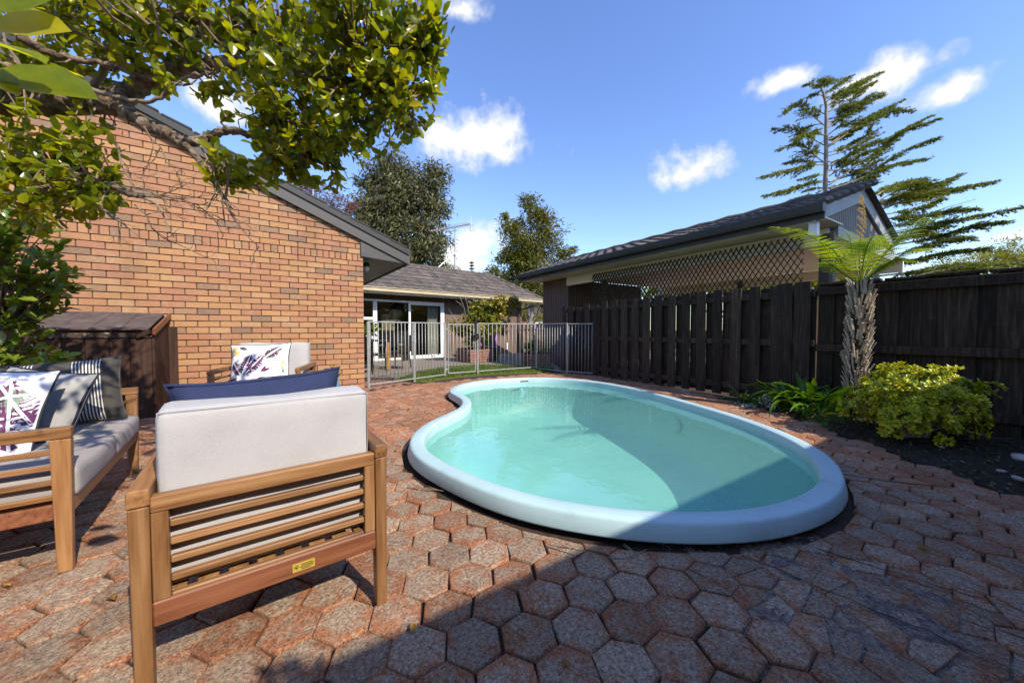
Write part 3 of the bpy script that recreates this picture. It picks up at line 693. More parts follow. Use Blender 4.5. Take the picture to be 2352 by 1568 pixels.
M().prism([(-.045, 2.25), (XE - .02, 2.205), (XE - .02, barge_lo(XE)), (-.045, 2.54)], 'y', -.045, -.014).build('box_end', MT['barge'], BH)
M().prism([(.004, 2.245), (XE - .02, 2.212), (XE - .02, 2.235), (.004, 2.268)], 'y', -.012, 7.).build('soffit', MT['soffit'], BH)
M().prism([(XE - .018, 2.19), (XE + .02, 2.19), (XE + .02, 2.41), (XE - .018, 2.41)], 'y', -.072, 7.).build('fascia', MT['barge'], BH)
roof = M().prism([(XL, barge_lo(XL) + .168), (XE + .02, barge_lo(XE) + .168), (XE + .02, barge_lo(XE) + .245), (XL, barge_lo(XL) + .245)], 'y', .052, 7.05).build('roof', MT['tile'], BH)
for k in range(24):     # ends of the tile rows along the verge
    x = XE - .05 - k * .32; M().box((0, 0, 0), (.315, .16, .03), .008).build('verge_tile', MT['verge'], BH, loc=(x - .14, -.03, barge_lo(x - .14) + .272)).rotation_euler = (0, math.atan(.41) - .05, 0)
m = M(); m.lathe([(0, -.02), (.05, -.02), (.06, .02), (.035, .06), (0, .06)], n=16); lp = m.build('wall_lamp', MT['black'], BH, True, loc=(.12, .30, 2.15))
m = M(); m.lathe([(0, -.10), (.03, -.095), (.05, -.06), (.05, -.02)], n=16); m.build('lamp_shade', MT['lamp_glass'], lp, True)

# ------------------------------------------------------------------ roof tiles
def tile_mesh(wd, ln, h=.030):
    m = M(); k = 6; vs = []
    prof = [(i / k, h * (.5 + .5 * math.cos(2 * math.pi * (i / k - .32)))) for i in range(k + 1)]
    for (yy, dz) in ((ln * 1.12, -.026), (0, .004), (0, -.022)):
        for (u, z_) in prof: vs.append((u * wd * 1.02, yy, z_ + dz))
    q = k + 1
    m.add(vs, [(q + i, q + i + 1, i + 1, i) for i in range(k)] + [(2 * q + i, 2 * q + i + 1, q + i + 1, q + i) for i in range(k)])
    return m.mesh('roof_tile', MT['tile'])
def tile_roof(parent, A, U, W, length, slope_len, wd, ln, clip=None):
    """tiles over a roof plane: A eave start, U along the eave, W up the slope (unit, parent's space)"""
    tm = tile_mesh(wd, ln); N_ = U.cross(W); rot = Matrix((U, W, N_)).transposed().to_euler(); c = 0
    for j in range(int(math.ceil(slope_len / ln))):
        for i in range(int(math.ceil(length / wd))):
            if clip and not clip((i + .5) * wd, (j + .5) * ln): continue
            p = A + U * (i * wd) + W * (j * ln) + N_ * R.uniform(-.003, .003)
            o = put('roof_tile', tm, parent, p); o.rotation_euler = rot; c += 1
    return c

# ------------------------------------------------------------------ far house: local x along its front wall, y away
HO = Vector((.466, 16.06, 0)); HRZ = math.atan2(.65, .76)
H2 = thing('clad_house', 'brown ribbed house with beige gutter and sliding glass doors beyond the fence', 'house', HO, HRZ)
def ribs(x0, x1, z0, z1, pitch, y=0., d=.014):
    m = M(); x = x0; pr = []
    while x < x1 - 1e-6:
        e = min(x + pitch, x1); a = min(x + pitch * .72, x1); pr += [(x, 0), (a, 0), (a + .001, d), (e - .001, d)]; x = e
    vs = [(px, y + py, zz) for zz in (z0, z1) for (px, py) in pr]; n = len(pr)
    m.add(vs, [(i, i + 1, n + i + 1, n + i) for i in range(n - 1)]); return m
def hw(px):   # where a sight line over column px meets the front wall (local x)
    k = (px - 1176) / FPX; return (k * HO.y - HO.x) / (math.cos(HRZ) - k * math.sin(HRZ))
XD0, XD1, XP0, XP1, XW0 = hw(861), hw(1019), hw(1101), hw(1141), -8.9
for (a, b, z0, z1) in ((XW0 - 1, XD0 - .9, -.05, 2.3), (XD0 - .9, XD1, 2.02, 2.3), (XD0 - .9, XD0, -.05, -.02), (XD1, XP0, -.05, 2.3), (XP0, XP1, 2.05, 2.3), (XP1, -.08, -.05, 2.3)):
    ribs(a, b, z0, z1, .085).build('cladding', MT['clad'], H2)
M().prism([(-.075, -.05), (-.075, 2.3), (-.06, 2.3), (-.06, -.05)], 'y', .015, 4).build('end_wall', MT['clad'], H2)
M().box((-.1, .012, 1.12), (.07, .07, 2.34)).build('corner_board', MT['clad'], H2)
EV = .62
M().box((-4.6, -EV - .06, 2.27), (10.6, .12, .15), .03).build('gutter', MT['gutter'], H2)
M().box((-4.6, -EV - .135, 2.335), (10.6, .03, .03), .008).build('gutter_lip', MT['gutter'], H2)
M().box((-4.6, -EV + .01, 2.21), (10.55, .03, .12)).build('fascia', MT['cream'], H2)
M().box((-4.6, -EV / 2 - .0, 2.305), (10.5, EV, .02)).build('soffit', MT['clad_dark'], H2)
M().tube([(-.28, -.1, 2.2), (-.28, -.1, 0)], .035, 10).build('downpipe', MT['clad_dark'], H2)
M().tube([(.35, -EV - .03, 2.2), (.35, -EV - .03, 2.1), (-.15, -.14, 1.92)], .035, 8).build('downpipe', MT['clad_dark'], H2)
run, rise = 1.75, 1.12; sl_len = math.hypot(run, rise); Wv = Vector((0, run, rise)).normalized(); XR = .72
m = M(); m.add([(-10, -EV - .02, 2.35), (XR, -EV - .02, 2.35), (XR - run * .95, -EV + run, 2.35 + rise), (-10, -EV + run, 2.35 + rise), (XR, 3.1, 2.35), (-10, 3.1, 2.35)], [(0, 1, 2, 3), (1, 4, 2), (3, 2, 4, 5)]); m.build('roof', MT['tile'], H2)
H2R = [c for c in H2.children if c.name.startswith('roof')][0]
tile_roof(H2R, Vector((-8.2, -EV - .04, 2.365)), Vector((1, 0, 0)), Wv, 8.2 + XR, sl_len, .30, .30, lambda a, b: a < 8.2 + XR - b * .80 + .05)
pts = [(XR - t_ * run * .95, -EV - .02 + t_ * (run + .02), 2.39 + t_ * rise) for t_ in np.linspace(0, 1, 9)]
M().tube(pts, .055, 8).build('hip_capping', MT['tile'], H2)
M().tube([(XR - run * .95, -EV + run, 2.38 + rise), (-10, -EV + run, 2.38 + rise)], .06, 8).build('ridge_capping', MT['tile'], H2)
# sliding doors and side window
def frame(parent, x0, x1, z0, z1, y, fw, d, mat, nm='frame'):
    f = M(); f.box(((x0 + x1) / 2, y, z1 - fw / 2), (x1 - x0, d, fw), .006); f.box(((x0 + x1) / 2, y, z0 + fw / 2), (x1 - x0, d, fw), .006)
    for x in (x0 + fw / 2, x1 - fw / 2): f.box((x, y, (z0 + z1) / 2), (fw, d - .004, z1 - z0 - 2 * fw), .006)
    return f.build(nm, mat, parent)
def pane(parent, x0, x1, z0, z1, y): return M().box(((x0 + x1) / 2, y, (z0 + z1) / 2), (x1 - x0, .006, z1 - z0)).build('pane', MT['glass'], parent)
XM = hw(941)
fx_ = frame(H2, XD0, XD1, -.02, 2.02, .0, .065, .12, MT['alu'], 'door_frame')
pane(fx_, XD0 + .06, XM, .03, 1.96, .03)
sd_ = frame(H2, XM - .05, XD1 - .07, .03, 1.965, -.025, .075, .05, MT['alu'], 'sliding_door')
pane(sd_, XM + .02, XD1 - .14, .1, 1.9, -.025)
M().box((XM - .01, -.065, .98), (.025, .03, .22), .006).build('handle', MT['alu'], sd_)
wf = frame(H2, XD0 - .9, XD0 - .005, -.02, 2.02, -.002, .06, .1, MT['alu'], 'window_frame')
M().box((XD0 - .45, -.004, 1.38), (.78, .08, .09), .006).build('transom', MT['alu'], wf)
pane(wf, XD0 - .85, XD0 - .06, 1.42, 1.96, 0.); pane(wf, XD0 - .85, XD0 - .06, .04, 1.34, 0.)
pf_ = frame(H2, XP0, XP1, -.02, 2.05, .0, .11, .07, MT['purple'], 'front_door')
pane(pf_, XP0 + .1, XP1 - .1, .1, 1.95, .01)
M().box(((XP0 + XP1) / 2, .03, .14), (XP1 - XP0 - .2, .03, .24)).build('door_panel', MT['purple'], pf_)
M().box(((XP0 + XP1) / 2, -.25, -.06), (XP1 - XP0 + .3, .5, .14), .01).build('step', MT['patio'], H2)
M().box((XP1 + .55, -.02, .28), (.07, .05, .34), .01).build('vent_cover', MT['white'], H2)
# the room behind the glass
m = M(); x0, x1, yb = XD0 - 1.4, XP1 + .2, 3.6
m.add([(x0, .05, -.02), (x1, .05, -.02), (x1, yb, -.02), (x0, yb, -.02)], [(0, 1, 2, 3)]); m.build('room_floor', MT['roomfloor'], H2)
m = M(); m.add([(x0, yb, -.02), (x1, yb, -.02), (x1, yb, 2.4), (x0, yb, 2.4), (x0, .05, -.02), (x0, .05, 2.4), (x1, .05, -.02), (x1, .05, 2.4)], [(0, 1, 2, 3), (4, 0, 3, 5), (1, 6, 7, 2)]); m.build('room_wall', MT['room'], H2)
m = M(); m.add([(x0, .05, 2.29), (x1, .05, 2.29), (x1, yb, 2.29), (x0, yb, 2.29)], [(3, 2, 1, 0)]); m.build('room_ceiling', MT['white'], H2)
m = M(); m.grid(lambda u, v: (XD1 - .12 - .42 * u, .22 + .035 * math.sin(u * 34), .02 + 1.95 * v), 40, 1); m.build('curtain', MT['curtain'], H2, True)
Mw = Matrix.Translation(HO) @ Matrix.Rotation(HRZ, 4, 'Z')
p = Mw @ Vector((hw(985) + .35, 3.52, 1.5))
mir = thing('wall_mirror', 'dark framed oval mirror on the room wall behind the sliding doors', 'mirror', p, HRZ)
m = M(); q = 28; ring_ = []
for k in range(q): th = 2 * math.pi * k / q; ring_.append((.40 * math.cos(th), 0, .62 * math.sin(th)))
m.tube(ring_ + [ring_[0]], .10, 8, False); m.build('mirror_frame', MT['black'], mir, True)
m = M(); m.add([(a * .9, .02, c * .9) for (a, b, c) in ring_], [tuple(range(q))]); m.build('mirror_glass', pm('mirror_glass', [(.5, .5, .45)], .08, 2, 0, metal=.9), mir)

# ------------------------------------------------------------------ carport: local x along the wall towards the camera, y inward
CO = Vector((1.01, 11.7, 0)); CRZ = math.atan2(-.849, .528)
CP = thing('carport', 'carport with dark tiled roof and cream beam behind the timber fence', 'carport', CO, CRZ)
CL_ = 7.27; ZE = 2.57
ribs(0, 1.24, -.05, ZE, .115, 0., .016).build('cladding', MT['clad'], CP)
m = ribs(0, 3.3, -.05, 2.5, .115, 0., .016); m.v = [(1.24 - py * .0 - py, px + .0, z_) for (px, py, z_) in m.v]; m.f = [f[::-1] for f in m.f]; m.build('cladding', MT['clad_dark'], CP)
m = ribs(0, 3.3, -.05, 2.5, .115, 0., .016); m.v = [(py, px, z_) for (px, py, z_) in m.v]; m.build('cladding', MT['clad'], CP)
M().box((1.24 + (CL_ - 1.24) / 2 - .0, -.012, 2.435), (CL_ - 1.22, .10, .25), .006).build('beam', MT['cream'], CP)
FO = -.72
M().box((CL_ / 2 - .10, FO / 2 + .02, ZE + .012), (CL_ + .52, -FO + .04, .02)).build('soffit', MT['cream'], CP)
M().box((CL_ / 2 - .10, FO + .012, ZE + .075), (CL_ + .55, .028, .19)).build('fascia', MT['gutter_dark'], CP)
g_ = M(); g_.prism([(FO - .002, ZE + .06), (FO - .10, ZE + .06), (FO - .115, ZE + .10), (FO - .125, ZE + .185), (FO - .11, ZE + .195), (FO - .002, ZE + .185)], 'x', -.37, CL_ + .19); g_.build('gutter', MT['gutter_dark'], CP)
HW_ = 1.96; RIS = .66; SLC = math.hypot(HW_, RIS); Wc = Vector((0, HW_, RIS)).normalized()
m = M(); x0, x1 = -.36, CL_ + .16; ze = ZE + .19
m.add([(x0, FO, ze), (x1, FO, ze), (x1, FO + HW_, ze + RIS), (x0, FO + HW_, ze + RIS), (x1, FO + 2 * HW_, ze), (x0, FO + 2 * HW_, ze)], [(0, 1, 2, 3), (3, 2, 4, 5)]); rf = m.build('roof', MT['verge'], CP)
tile_roof(rf, Vector((x0 + .02, FO - .03, ze + .012)), Vector((1, 0, 0)), Wc, x1 - x0 - .12, SLC, .305, .345)
pts = [(x0 + (x1 - x0) * k / 24, FO + HW_, ze + RIS + .02 + (.012 if k % 2 else 0)) for k in range(25)]
M().tube(pts, [.06 + .012 * (k % 2) for k in range(25)], 8).build('ridge_capping', MT['tile'], CP)
for k in range(7):      # rounded verge tiles down the near gable edge
    a = Vector((x1 - .02, FO - .02 + Wc.y * .345 * k, ze + Wc.z * .345 * k)); b = a + Wc * .37 + Vector((0, 0, -.02))
    M().tube([a + Vector((0, 0, .03)), b + Vector((0, 0, .015))], [.062, .05], 8).build('verge_tile', MT['tile'], CP, True)
sheet('driveway', [(2.4, 12.2), (6.9, 4.6), (10.5, 6.5), (12, 14), (8, 22), (3., 18)], -.012, MT['patio'], kind='structure')
# inner ceiling with boards, gable end, barge boards, posts
for k in range(14):
    y0 = .06 + k * .30; M().box((1.3 + (CL_ - 1.3) / 2 + .02, y0 + .148, 2.51 + .002 * (k % 2)), (CL_ - 1.25, .292, .018), .004).build('ceiling_board', MT['ceil'], CP)
def gab(y): return ze + RIS * (1 - abs(y - FO - HW_) / HW_)
YS = FO + 2 * HW_
gm = M(); yy = FO + .05; pr = []
while yy < YS - .05: pr += [(yy, 0), (yy + .055, 0), (yy + .06, .012), (yy + .075, .012)]; yy += .08
nn_ = len(pr); vs = [(x1 - .13 - d_, y_, 2.58) for (y_, d_) in pr] + [(x1 - .13 - d_, y_, gab(y_) - .02) for (y_, d_) in pr]
gm.add(vs, [(i, i + 1, nn_ + i + 1, nn_ + i) for i in range(nn_ - 1)]); gm.build('gable_cladding', MT['gable'], CP)
for (a, b) in ((FO, FO + HW_), (FO + 2 * HW_, FO + HW_)):
    m = M(); m.prism([(a, gab(a) - .24), (b, gab(b) - .24), (b, gab(b) - .01), (a, gab(a) - .01)] if a < b else [(b, gab(b) - .24), (a, gab(a) - .24), (a, gab(a) - .01), (b, gab(b) - .01)], 'x', x1 - .12, x1 - .085); m.build('barge_board', MT['greywhite'], CP)
M().box((CL_ - .02, -.02, 1.2), (.12, .12, 2.5), .004).build('post', MT['clad_dark'], CP)
M().box((CL_ + .02, .0, 1.2), (.14, .14, 2.55), .004).build('post', MT['clad'], CP)
M().box((CL_ + .02, FO + .12, 2.52), (.10, .10, .34), .004).build('eave_bracket', MT['white'], CP)
M().box((CL_ * .55, 4.2, 1.2), (.1, .1, 2.45), .004).build('post', MT['clad_dark'], CP)
M().box((CL_ * .33, .3, 1.2), (.12, .12, 2.45), .004).build('post', MT['clad_dark'], CP)
M().box((CL_ / 2 + .6, 4.28, 2.38), (CL_ - 1.2, .06, .24), .004).build('rear_beam', MT['cream'], CP)
M().bar((CL_ + .08, .05, 2.5), (CL_ + .08, 3.1, 2.42), .05, .16).build('tie_beam', MT['greywhite'], CP)
# lattice screen hanging from the soffit
LT = thing('lattice_screen', 'diamond trellis screen of thin dark slats hanging under the carport eave', 'trellis', CO, CRZ)
LX0, LX1, LZ0, LZ1 = 2.33, CL_ - .27, 1.56, 2.50; st = .094; hgt = LZ1 - LZ0; tl = math.tan(math.radians(58)); dx = hgt / tl
for dr in (1, -1):
    k = 0; a = LX0 - dx
    while a < LX1:
        xa, xb = a, a + dx; za, zb = (LZ0, LZ1) if dr > 0 else (LZ1, LZ0)
        f0 = max(0, (LX0 - xa) / dx); f1 = min(1, (LX1 - xa) / dx)
        if f1 - f0 > .05:
            p0 = Vector((xa + dx * f0, -.09 - .009 * dr, za + (zb - za) * f0)); p1 = Vector((xa + dx * f1, -.09 - .009 * dr, za + (zb - za) * f1))
            M().bar(p0, p1, .008, .027, up=(0, 1, 0)).build('lattice_slat', MT['lattice'], LT)
        a += st * R.uniform(.97, 1.03)

# ------------------------------------------------------------------ timber fences
F1O = Vector((1.886, 7.73, 0)); F1Z = math.atan2(-.85, .526)
F1 = thing('hit_and_miss_fence', 'dark stained fence of spaced upright boards on both sides of its rails', 'fence', F1O, F1Z)
s = -1.2; k = 0
while s < 3.35:
    top = 1.6 if s > -.15 else 1.47 + .10 * abs(math.sin(s * 4.2))
    w_ = R.uniform(.135, .155)
    M().box((s + .075, -.032, top / 2 + .01), (w_, .020, top + R.uniform(-.012, .012)), .003).build('board', MT['fence'], F1).rotation_euler.y = R.gauss(0, .003)
    M().box((s + .075 + .11, .060, top / 2 + .01), (R.uniform(.150, .172), .020, top + R.uniform(-.02, .0) - .04), .003).build('board', MT['fence'], F1).rotation_euler.y = R.gauss(0, .003)
    s += .262
for xx in (3.42, 3.615): M().box((xx, -.032, .81), (.175, .022, 1.63), .003).build('board', MT['fence'], F1)
for zz in (.16, .83, 1.47): M().box((1.25, .015, zz), (4.95, .07, .085), .004).build('rail', MT['fence'], F1)
for xx in (-.9, 1.5, 3.69): M().box((xx, .12, .75), (.09, .09, 1.5), .004).build('post', MT['fence'], F1)
F2O = Vector((3.865, 4.53, 0)); F2Z = math.atan2(-.809, .588)
F2 = thing('close_boarded_fence', 'near black close boarded fence with capping rail behind the clipped bush', 'fence', F2O, F2Z)
s = .0; k = 0
while s < 5.2:
    w_ = R.uniform(.13, .15) if k % 2 else R.uniform(.155, .18)
    M().box((s + w_ / 2, .03 if k % 2 == 0 else .052, .77), (w_, .02, 1.58 + R.uniform(-.015, .015)), .003).build('board', MT['fence'], F2).rotation_euler.y = R.gauss(0, .003)
    s += w_ - (.018 if True else 0); k += 1
for zz, hh_ in ((.16, .09), (.78, .09), (1.485, .10)): M().box((2.6, -.008, zz), (5.2, .05, hh_), .004).build('rail', MT['fence'], F2)
s = .0
while s < 5.2: l_ = R.uniform(.26, .42); M().box((s + l_ / 2, .045, 1.575), (l_ - .01, .11, .03), .004).build('capping', MT['fence'], F2).rotation_euler.y = R.gauss(0, .006); s += l_

# dark gate beside the far house, brick house and fences further off
DG = thing('timber_gate', 'dark weathered paling gate between the brown house and the carport', 'gate', (.42, 15.6, 0), .06)
for k in range(6): M().box((.06 + k * .165, R.gauss(0, .012), .62), (.12, .02, 1.28 + R.uniform(-.1, .1)), .003).build('paling', MT['fence'], DG).rotation_euler.y = R.gauss(0, .02)
for zz in (.3, 1.0): M().box((.46, .03, zz), (1.0, .04, .08)).build('rail', MT['fence'], DG)
FB = thing('distant_brick_house', 'dull red brick house glimpsed past the tree trunk beyond the dark gate', 'house', (2.2, 30, 0), .2)
M().box((0, 2, 1.1), (7., 4, 2.3)).build('wall', MT['brickfar'], FB)
M().prism([(-4, 2.2), (4, 2.2), (3, 3.3), (-3, 3.3)], 'y', -.5, 4.5).build('roof', MT['tile'], FB)
wn = frame(FB, -.7, .5, .9, 1.9, -.02, .08, .06, MT['alu'], 'window'); M().box((-.1, -.01, 1.4), (1.1, .01, .9)).build('pane', MT['curtain'], wn)
# the house whose eave shades the near right corner
NH = thing('shading_house', 'house standing behind the viewpoint, its eave shading the near paving', 'house', (1.72 - .84 * 7, -.89 - .54 * 7, 0), math.atan2(.54, .84))
M().box((8.5, -4.6, 1.15), (16.5, 8., 2.4)).build('wall', MT['clad'], NH)
M().prism([(0., 2.27), (0., 2.40), (-4.6, 4.0), (-9.2, 2.4), (-9.2, 2.27)], 'x', 0, 17).build('roof', MT['tile'], NH)
M().box((8.5, .05, 2.33), (17, .1, .13)).build('gutter', MT['gutter'], NH)

VN = thing('shadow_vine', 'unseen creeper added along the gutter to roughen the eave shadow edge', 'creeper', (1.72, -.89, 2.38), math.atan2(.54, .84))  # leaf clumps out of view, added to make the eave's shadow edge bumpy
P = []
for k in range(6):
    c = (-2.3 + k * .42 + R.uniform(-.12, .12), .05 + R.uniform(-.05, .05), R.uniform(-.04, .03)); rr_ = R.uniform(.025, .07)
    for _ in range(26): P.append((c[0] + R.gauss(0, rr_), c[1] + R.gauss(0, rr_ * .6), c[2] + R.gauss(0, rr_ * .5)))
P = np.array(P); V, F = scatter(LEAF_V, LEAF_F, P, NR.normal(0, 1, P.shape), NR.normal(0, .5, P.shape) + [0, 0, 1], NR.uniform(.05, .09, len(P))); put('leaves', nmesh('leaves', V, F, MT['camellia'], k=3), VN, kind='stuff')
# ------------------------------------------------------------------ pool fence and gate
def fence_run(parent, o, p0, p1, z0, z1, nb, posts=()):
    p0 = Vector(p0) - o; p1 = Vector(p1) - o; d = p1 - p0
    for z in (z0, z1): M().bar((p0.x, p0.y, z), (p1.x, p1.y, z), .025, .022, .004).build('rail', MT['gal'], parent)
    bm = None
    for k in range(nb):
        f = (k + .5) / nb; c = p0 + d * f
        if bm is None: bm = M().tube([(0, 0, z0), (0, 0, z1)], .0068, 6).mesh('bar', MT['gal'], True)
        put('bar', bm, parent, (c.x, c.y, 0))
    for f in posts:
        c = p0 + d * f; M().box((c.x, c.y, (z1 + .01) / 2 - .03), (.036, .036, z1 + .05), .004).build('post', MT['gal'], parent)
PF = thing('pool_fence', 'galvanised upright bar fence around the far end of the pool', 'fence', (-2.5, 6.18, 0)); po = Vector((-2.5, 6.18))
A0, A1, A2, A3, A4, A5 = (-2.50, 6.19), (-1.43, 7.62), (-.775, 8.06), (.61, 9.0), (1.27, 8.2), (1.80, 7.86)
fence_run(PF, po, A0, A1, .05, 1.145, 22, (.004, .55, 1.0))
fence_run(PF, po, A2, A3, .07, 1.150, 15, (0., 1.))
fence_run(PF, po, A3, A4, .04, 1.150, 12, (1.,))
fence_run(PF, po, A4, A5, .05, 1.140, 8, (.99,))
PG = thing('pool_gate', 'narrow galvanised bar gate between two posts of the pool fence', 'gate', (A1[0] + .06, A1[1] + .04, 0)); go = Vector((A1[0] + .06, A1[1] + .04))
fence_run(PG, go, (A1[0] + .06, A1[1] + .04), (A2[0] - .05, A2[1] - .035), .07, 1.125, 8)
for f in (0, 1):
    a = Vector(A1) + Vector((.06, .04)) - go if f == 0 else Vector(A2) - Vector((.05, .035)) - go
    M().bar((a.x, a.y, .07), (a.x, a.y, 1.13), .024, .024, .004).build('stile', MT['gal'], PG)
a = Vector(A2) - Vector((.035, .05)) - go
M().box((a.x, a.y, 1.06), (.05, .06, .46), .01).build('latch', MT['black'], PG)
M().box((a.x + .02, a.y - .02, .86), (.09, .08, .12), .01).build('latch_box', MT['black'], PG)
for z in (.16, 1.02): M().box((-.025, -.02, z), (.05, .03, .04), .004).build('hinge', MT['gal'], PG)

# ------------------------------------------------------------------ cushions and furniture
def rbox(sx, sy, sz, r, n=10, puff=.0, seed=0):
    """soft rounded box centred on the origin"""
    rr = random.Random(seed); ph = [rr.uniform(0, 6) for _ in range(6)]; m = M(); hx, hy, hz = sx / 2, sy / 2, sz / 2
    key = {}
    def vert(p):
        q = tuple(round(c, 5) for c in p)
        if q in key: return key[q]
        v = Vector(p); i = Vector((max(-hx + r, min(hx - r, v.x)), max(-hy + r, min(hy - r, v.y)), max(-hz + r, min(hz - r, v.z))))
        d = v - i
        if d.length > 1e-6: v = i + d.normalized() * r
        a, b, c = v.x / hx, v.y / hy, v.z / hz
        w = puff * Vector((a * (1 - b * b) * (1 - c * c), b * (1 - a * a) * (1 - c * c), c * (1 - a * a) * (1 - b * b)))
        wr = .004 * Vector((0, math.sin(v.x * 17 + ph[0]) * math.cos(v.z * 13 + ph[1]), math.sin(v.x * 14 + ph[2]) * math.cos(v.y * 15 + ph[3])))
        m.v.append(tuple(v + w + wr)); key[q] = len(m.v) - 1; return key[q]
    def lin(h):
        l = [-h, -h + r * .3, -h + r] + [(-h + r) + (2 * (h - r)) * k / n for k in range(1, n)] + [h - r, h - r * .3, h]; return l
    X, Y, Z = lin(hx), lin(hy), lin(hz)
    for (A, B, mk) in ((X, Y, lambda a, b, s: (a, b, s * hz)), (Y, Z, lambda a, b, s: (s * hx, a, b)), (Z, X, lambda a, b, s: (b, s * hy, a))):
        for s in (-1, 1):
            for i in range(len(A) - 1):
                for j in range(len(B) - 1):
                    f = [vert(mk(A[i], B[j], s)), vert(mk(A[i + 1], B[j], s)), vert(mk(A[i + 1], B[j + 1], s)), vert(mk(A[i], B[j + 1], s))]
                    m.f.append(tuple(f if s > 0 else f[::-1])); m.mi.append(0)
    return m
def xf(m, rot=(0, 0, 0), loc=(0, 0, 0)):
    from mathutils import Euler
    q = Euler(rot).to_matrix(); L = Vector(loc); m.v = [tuple(q @ Vector(v) + L) for v in m.v]; return m
def seam(m, pts, r=.004, closed=True):
    if closed: pts = pts + [pts[0]]
    return m.tube(pts, r, 6, False)
def seat_furniture(root, W, Dp=.74, Ha=.60, Zb=.78, seats=1, plate=False, cush_rot=.13):
    wx, wy, wz, red = MT['wood_x'], MT['wood_y'], MT['wood_z'], MT['redwood']; h = W / 2; q = Dp / 2; pw = .040; pd = .058
    for sx in (-1, 1):
        for sy in (-1, 1):     # tapered posts
            m = M(); x = sx * (h - pw / 2); y = sy * (q - pd / 2)
            m.box((0, 0, (Ha - .047) / 2), (pw, pd, Ha - .047), .003)
            m.v = [(vx * (1 if vz > .25 else .86 + .14 * vz / .25) + x, vy * (1 if vz > .25 else .72 + .28 * vz / .25) + y, vz) for (vx, vy, vz) in m.v]
            m.build('leg', wz, root)
        M().box((sx * (h - pw / 2), 0, Ha - .022), (pw + .004, Dp + .004, .045), .003).build('arm', wy, root)
        for k in range(4): M().box((sx * (h - pw / 2), 0, Ha - .045 - .062 * (k + 1) + .008), (.020, Dp - 2 * pd + .01, .020), .002).build('arm_slat', wy, root)
        M().box((sx * (h - pw / 2 + .002), 0, .255), (.024, Dp - 2 * pd + .006, .062), .003).build('side_rail', red, root)
    iw = W - 2 * pw; yb = -q + .022
    M().box((0, yb, Ha - .047), (iw - .002, .034, .042), .003).build('back_rail', wx, root)
    nst = 2 if seats == 1 else 3
    for k in range(nst):
        x = -iw / 2 + .018 + (iw - .036) * k / (nst - 1); M().box((x, yb + .002, (Ha - .068 + .285) / 2), (.034, .030, Ha - .068 - .287), .002).build('back_stile', wz, root)
    for k in range(5): M().box((0, yb + .004, Ha - .110 - .0497 * k), (iw - .072, .021, .0185), .003).build('back_slat', wx, root)
    M().box((0, yb, .252), (iw + .002, .030, .066), .004).build('back_rail', red, root)
    M().box((0, q - .022, .265), (iw + .002, .030, .060), .004).build('front_rail', wx, root)
    ns = 8 if seats == 1 else 15
    for k in range(ns):
        x = -iw / 2 + .04 + (iw - .08) * k / (ns - 1); M().box((x, 0, .281), (.048, Dp - .078, .016), .002).build('seat_slat', wy, root)
    for k in range(seats):
        cw = (iw - .01) / seats; cx = -iw / 2 + .005 + cw * (k + .5)
        c = xf(rbox(cw - .006, Dp - .17, .13, .026, 8, .008, k), (0, 0, 0), (cx, .095, .355)); c.build('seat_cushion', MT['cush'], root, True)
        zb0 = .292; hb = Zb - zb0; cw2 = min(cw - .008, W - .086) if seats == 1 else cw - .008
        c = rbox(cw2, .135, hb, .022, 9, .004, 5 + k); ex, ez = cw2 / 2 - .006, hb / 2 - .006
        for ey in (-.062, .062): seam(c, [Vector((-ex, ey, -ez)), Vector((ex, ey, -ez)), Vector((ex, ey, ez)), Vector((-ex, ey, ez))], .0032); c.mi += [0] * (len(c.f) - len(c.mi))
        c = xf(c, (cush_rot * .35, 0, 0), (cx, -q + .116, zb0 + hb / 2))
        c.build('back_cushion', MT['cush'], root, True)
    if plate:
        M().box((.06, yb - .0165, .250), (.062, .002, .026)).build('maker_plate', MT['gold'], root)
        pl = [c for c in root.children if c.name.startswith('maker_plate')][0]
        m = M()
        for (x_, z_, w_) in ((.068, .257, .030), (.070, .252, .036), (.068, .247, .036), (.066, .242, .026)): m.box((x_, yb - .0178, z_), (w_, .0006, .0022))
        m.tube([(.040, yb - .018, .246), (.040, yb - .018, .254)], .0012, 5); m.tube([(.034, yb - .018, .25), (.037, yb - .018, .257), (.043, yb - .018, .257), (.046, yb - .018, .25), (.034, yb - .018, .25)], .001, 5)
        m.build('plate_print', MT['ink'], pl)
CA = thing('armchair', 'slatted acacia armchair seen from behind with a pale grey back cushion, nearest to the viewer', 'armchair', (-.932, 1.372, 0), math.radians(37.0), 'outdoor lounge seats')
seat_furniture(CA, .648, .74, .592, .785, 1, True)
CB = thing('armchair', 'slatted acacia armchair against the brick wall, facing the viewer', 'armchair', (-2.68, 3.91, 0), math.atan2(-.30, -.955), 'outdoor lounge seats')
seat_furniture(CB, .79, .76, .61, .85, 1)
SF = thing('sofa', 'two seat slatted acacia sofa with grey seat cushions in dappled tree shade', 'sofa', (-2.53, 1.75, 0), math.atan2(-.79, .614), 'outdoor lounge seats')
seat_furniture(SF, 1.32, .76, .60, .84, 2)
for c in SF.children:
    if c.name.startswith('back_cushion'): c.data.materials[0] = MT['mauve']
    if c.name.startswith('seat_cushion'): c.data.materials[0] = MT['cush_dull']

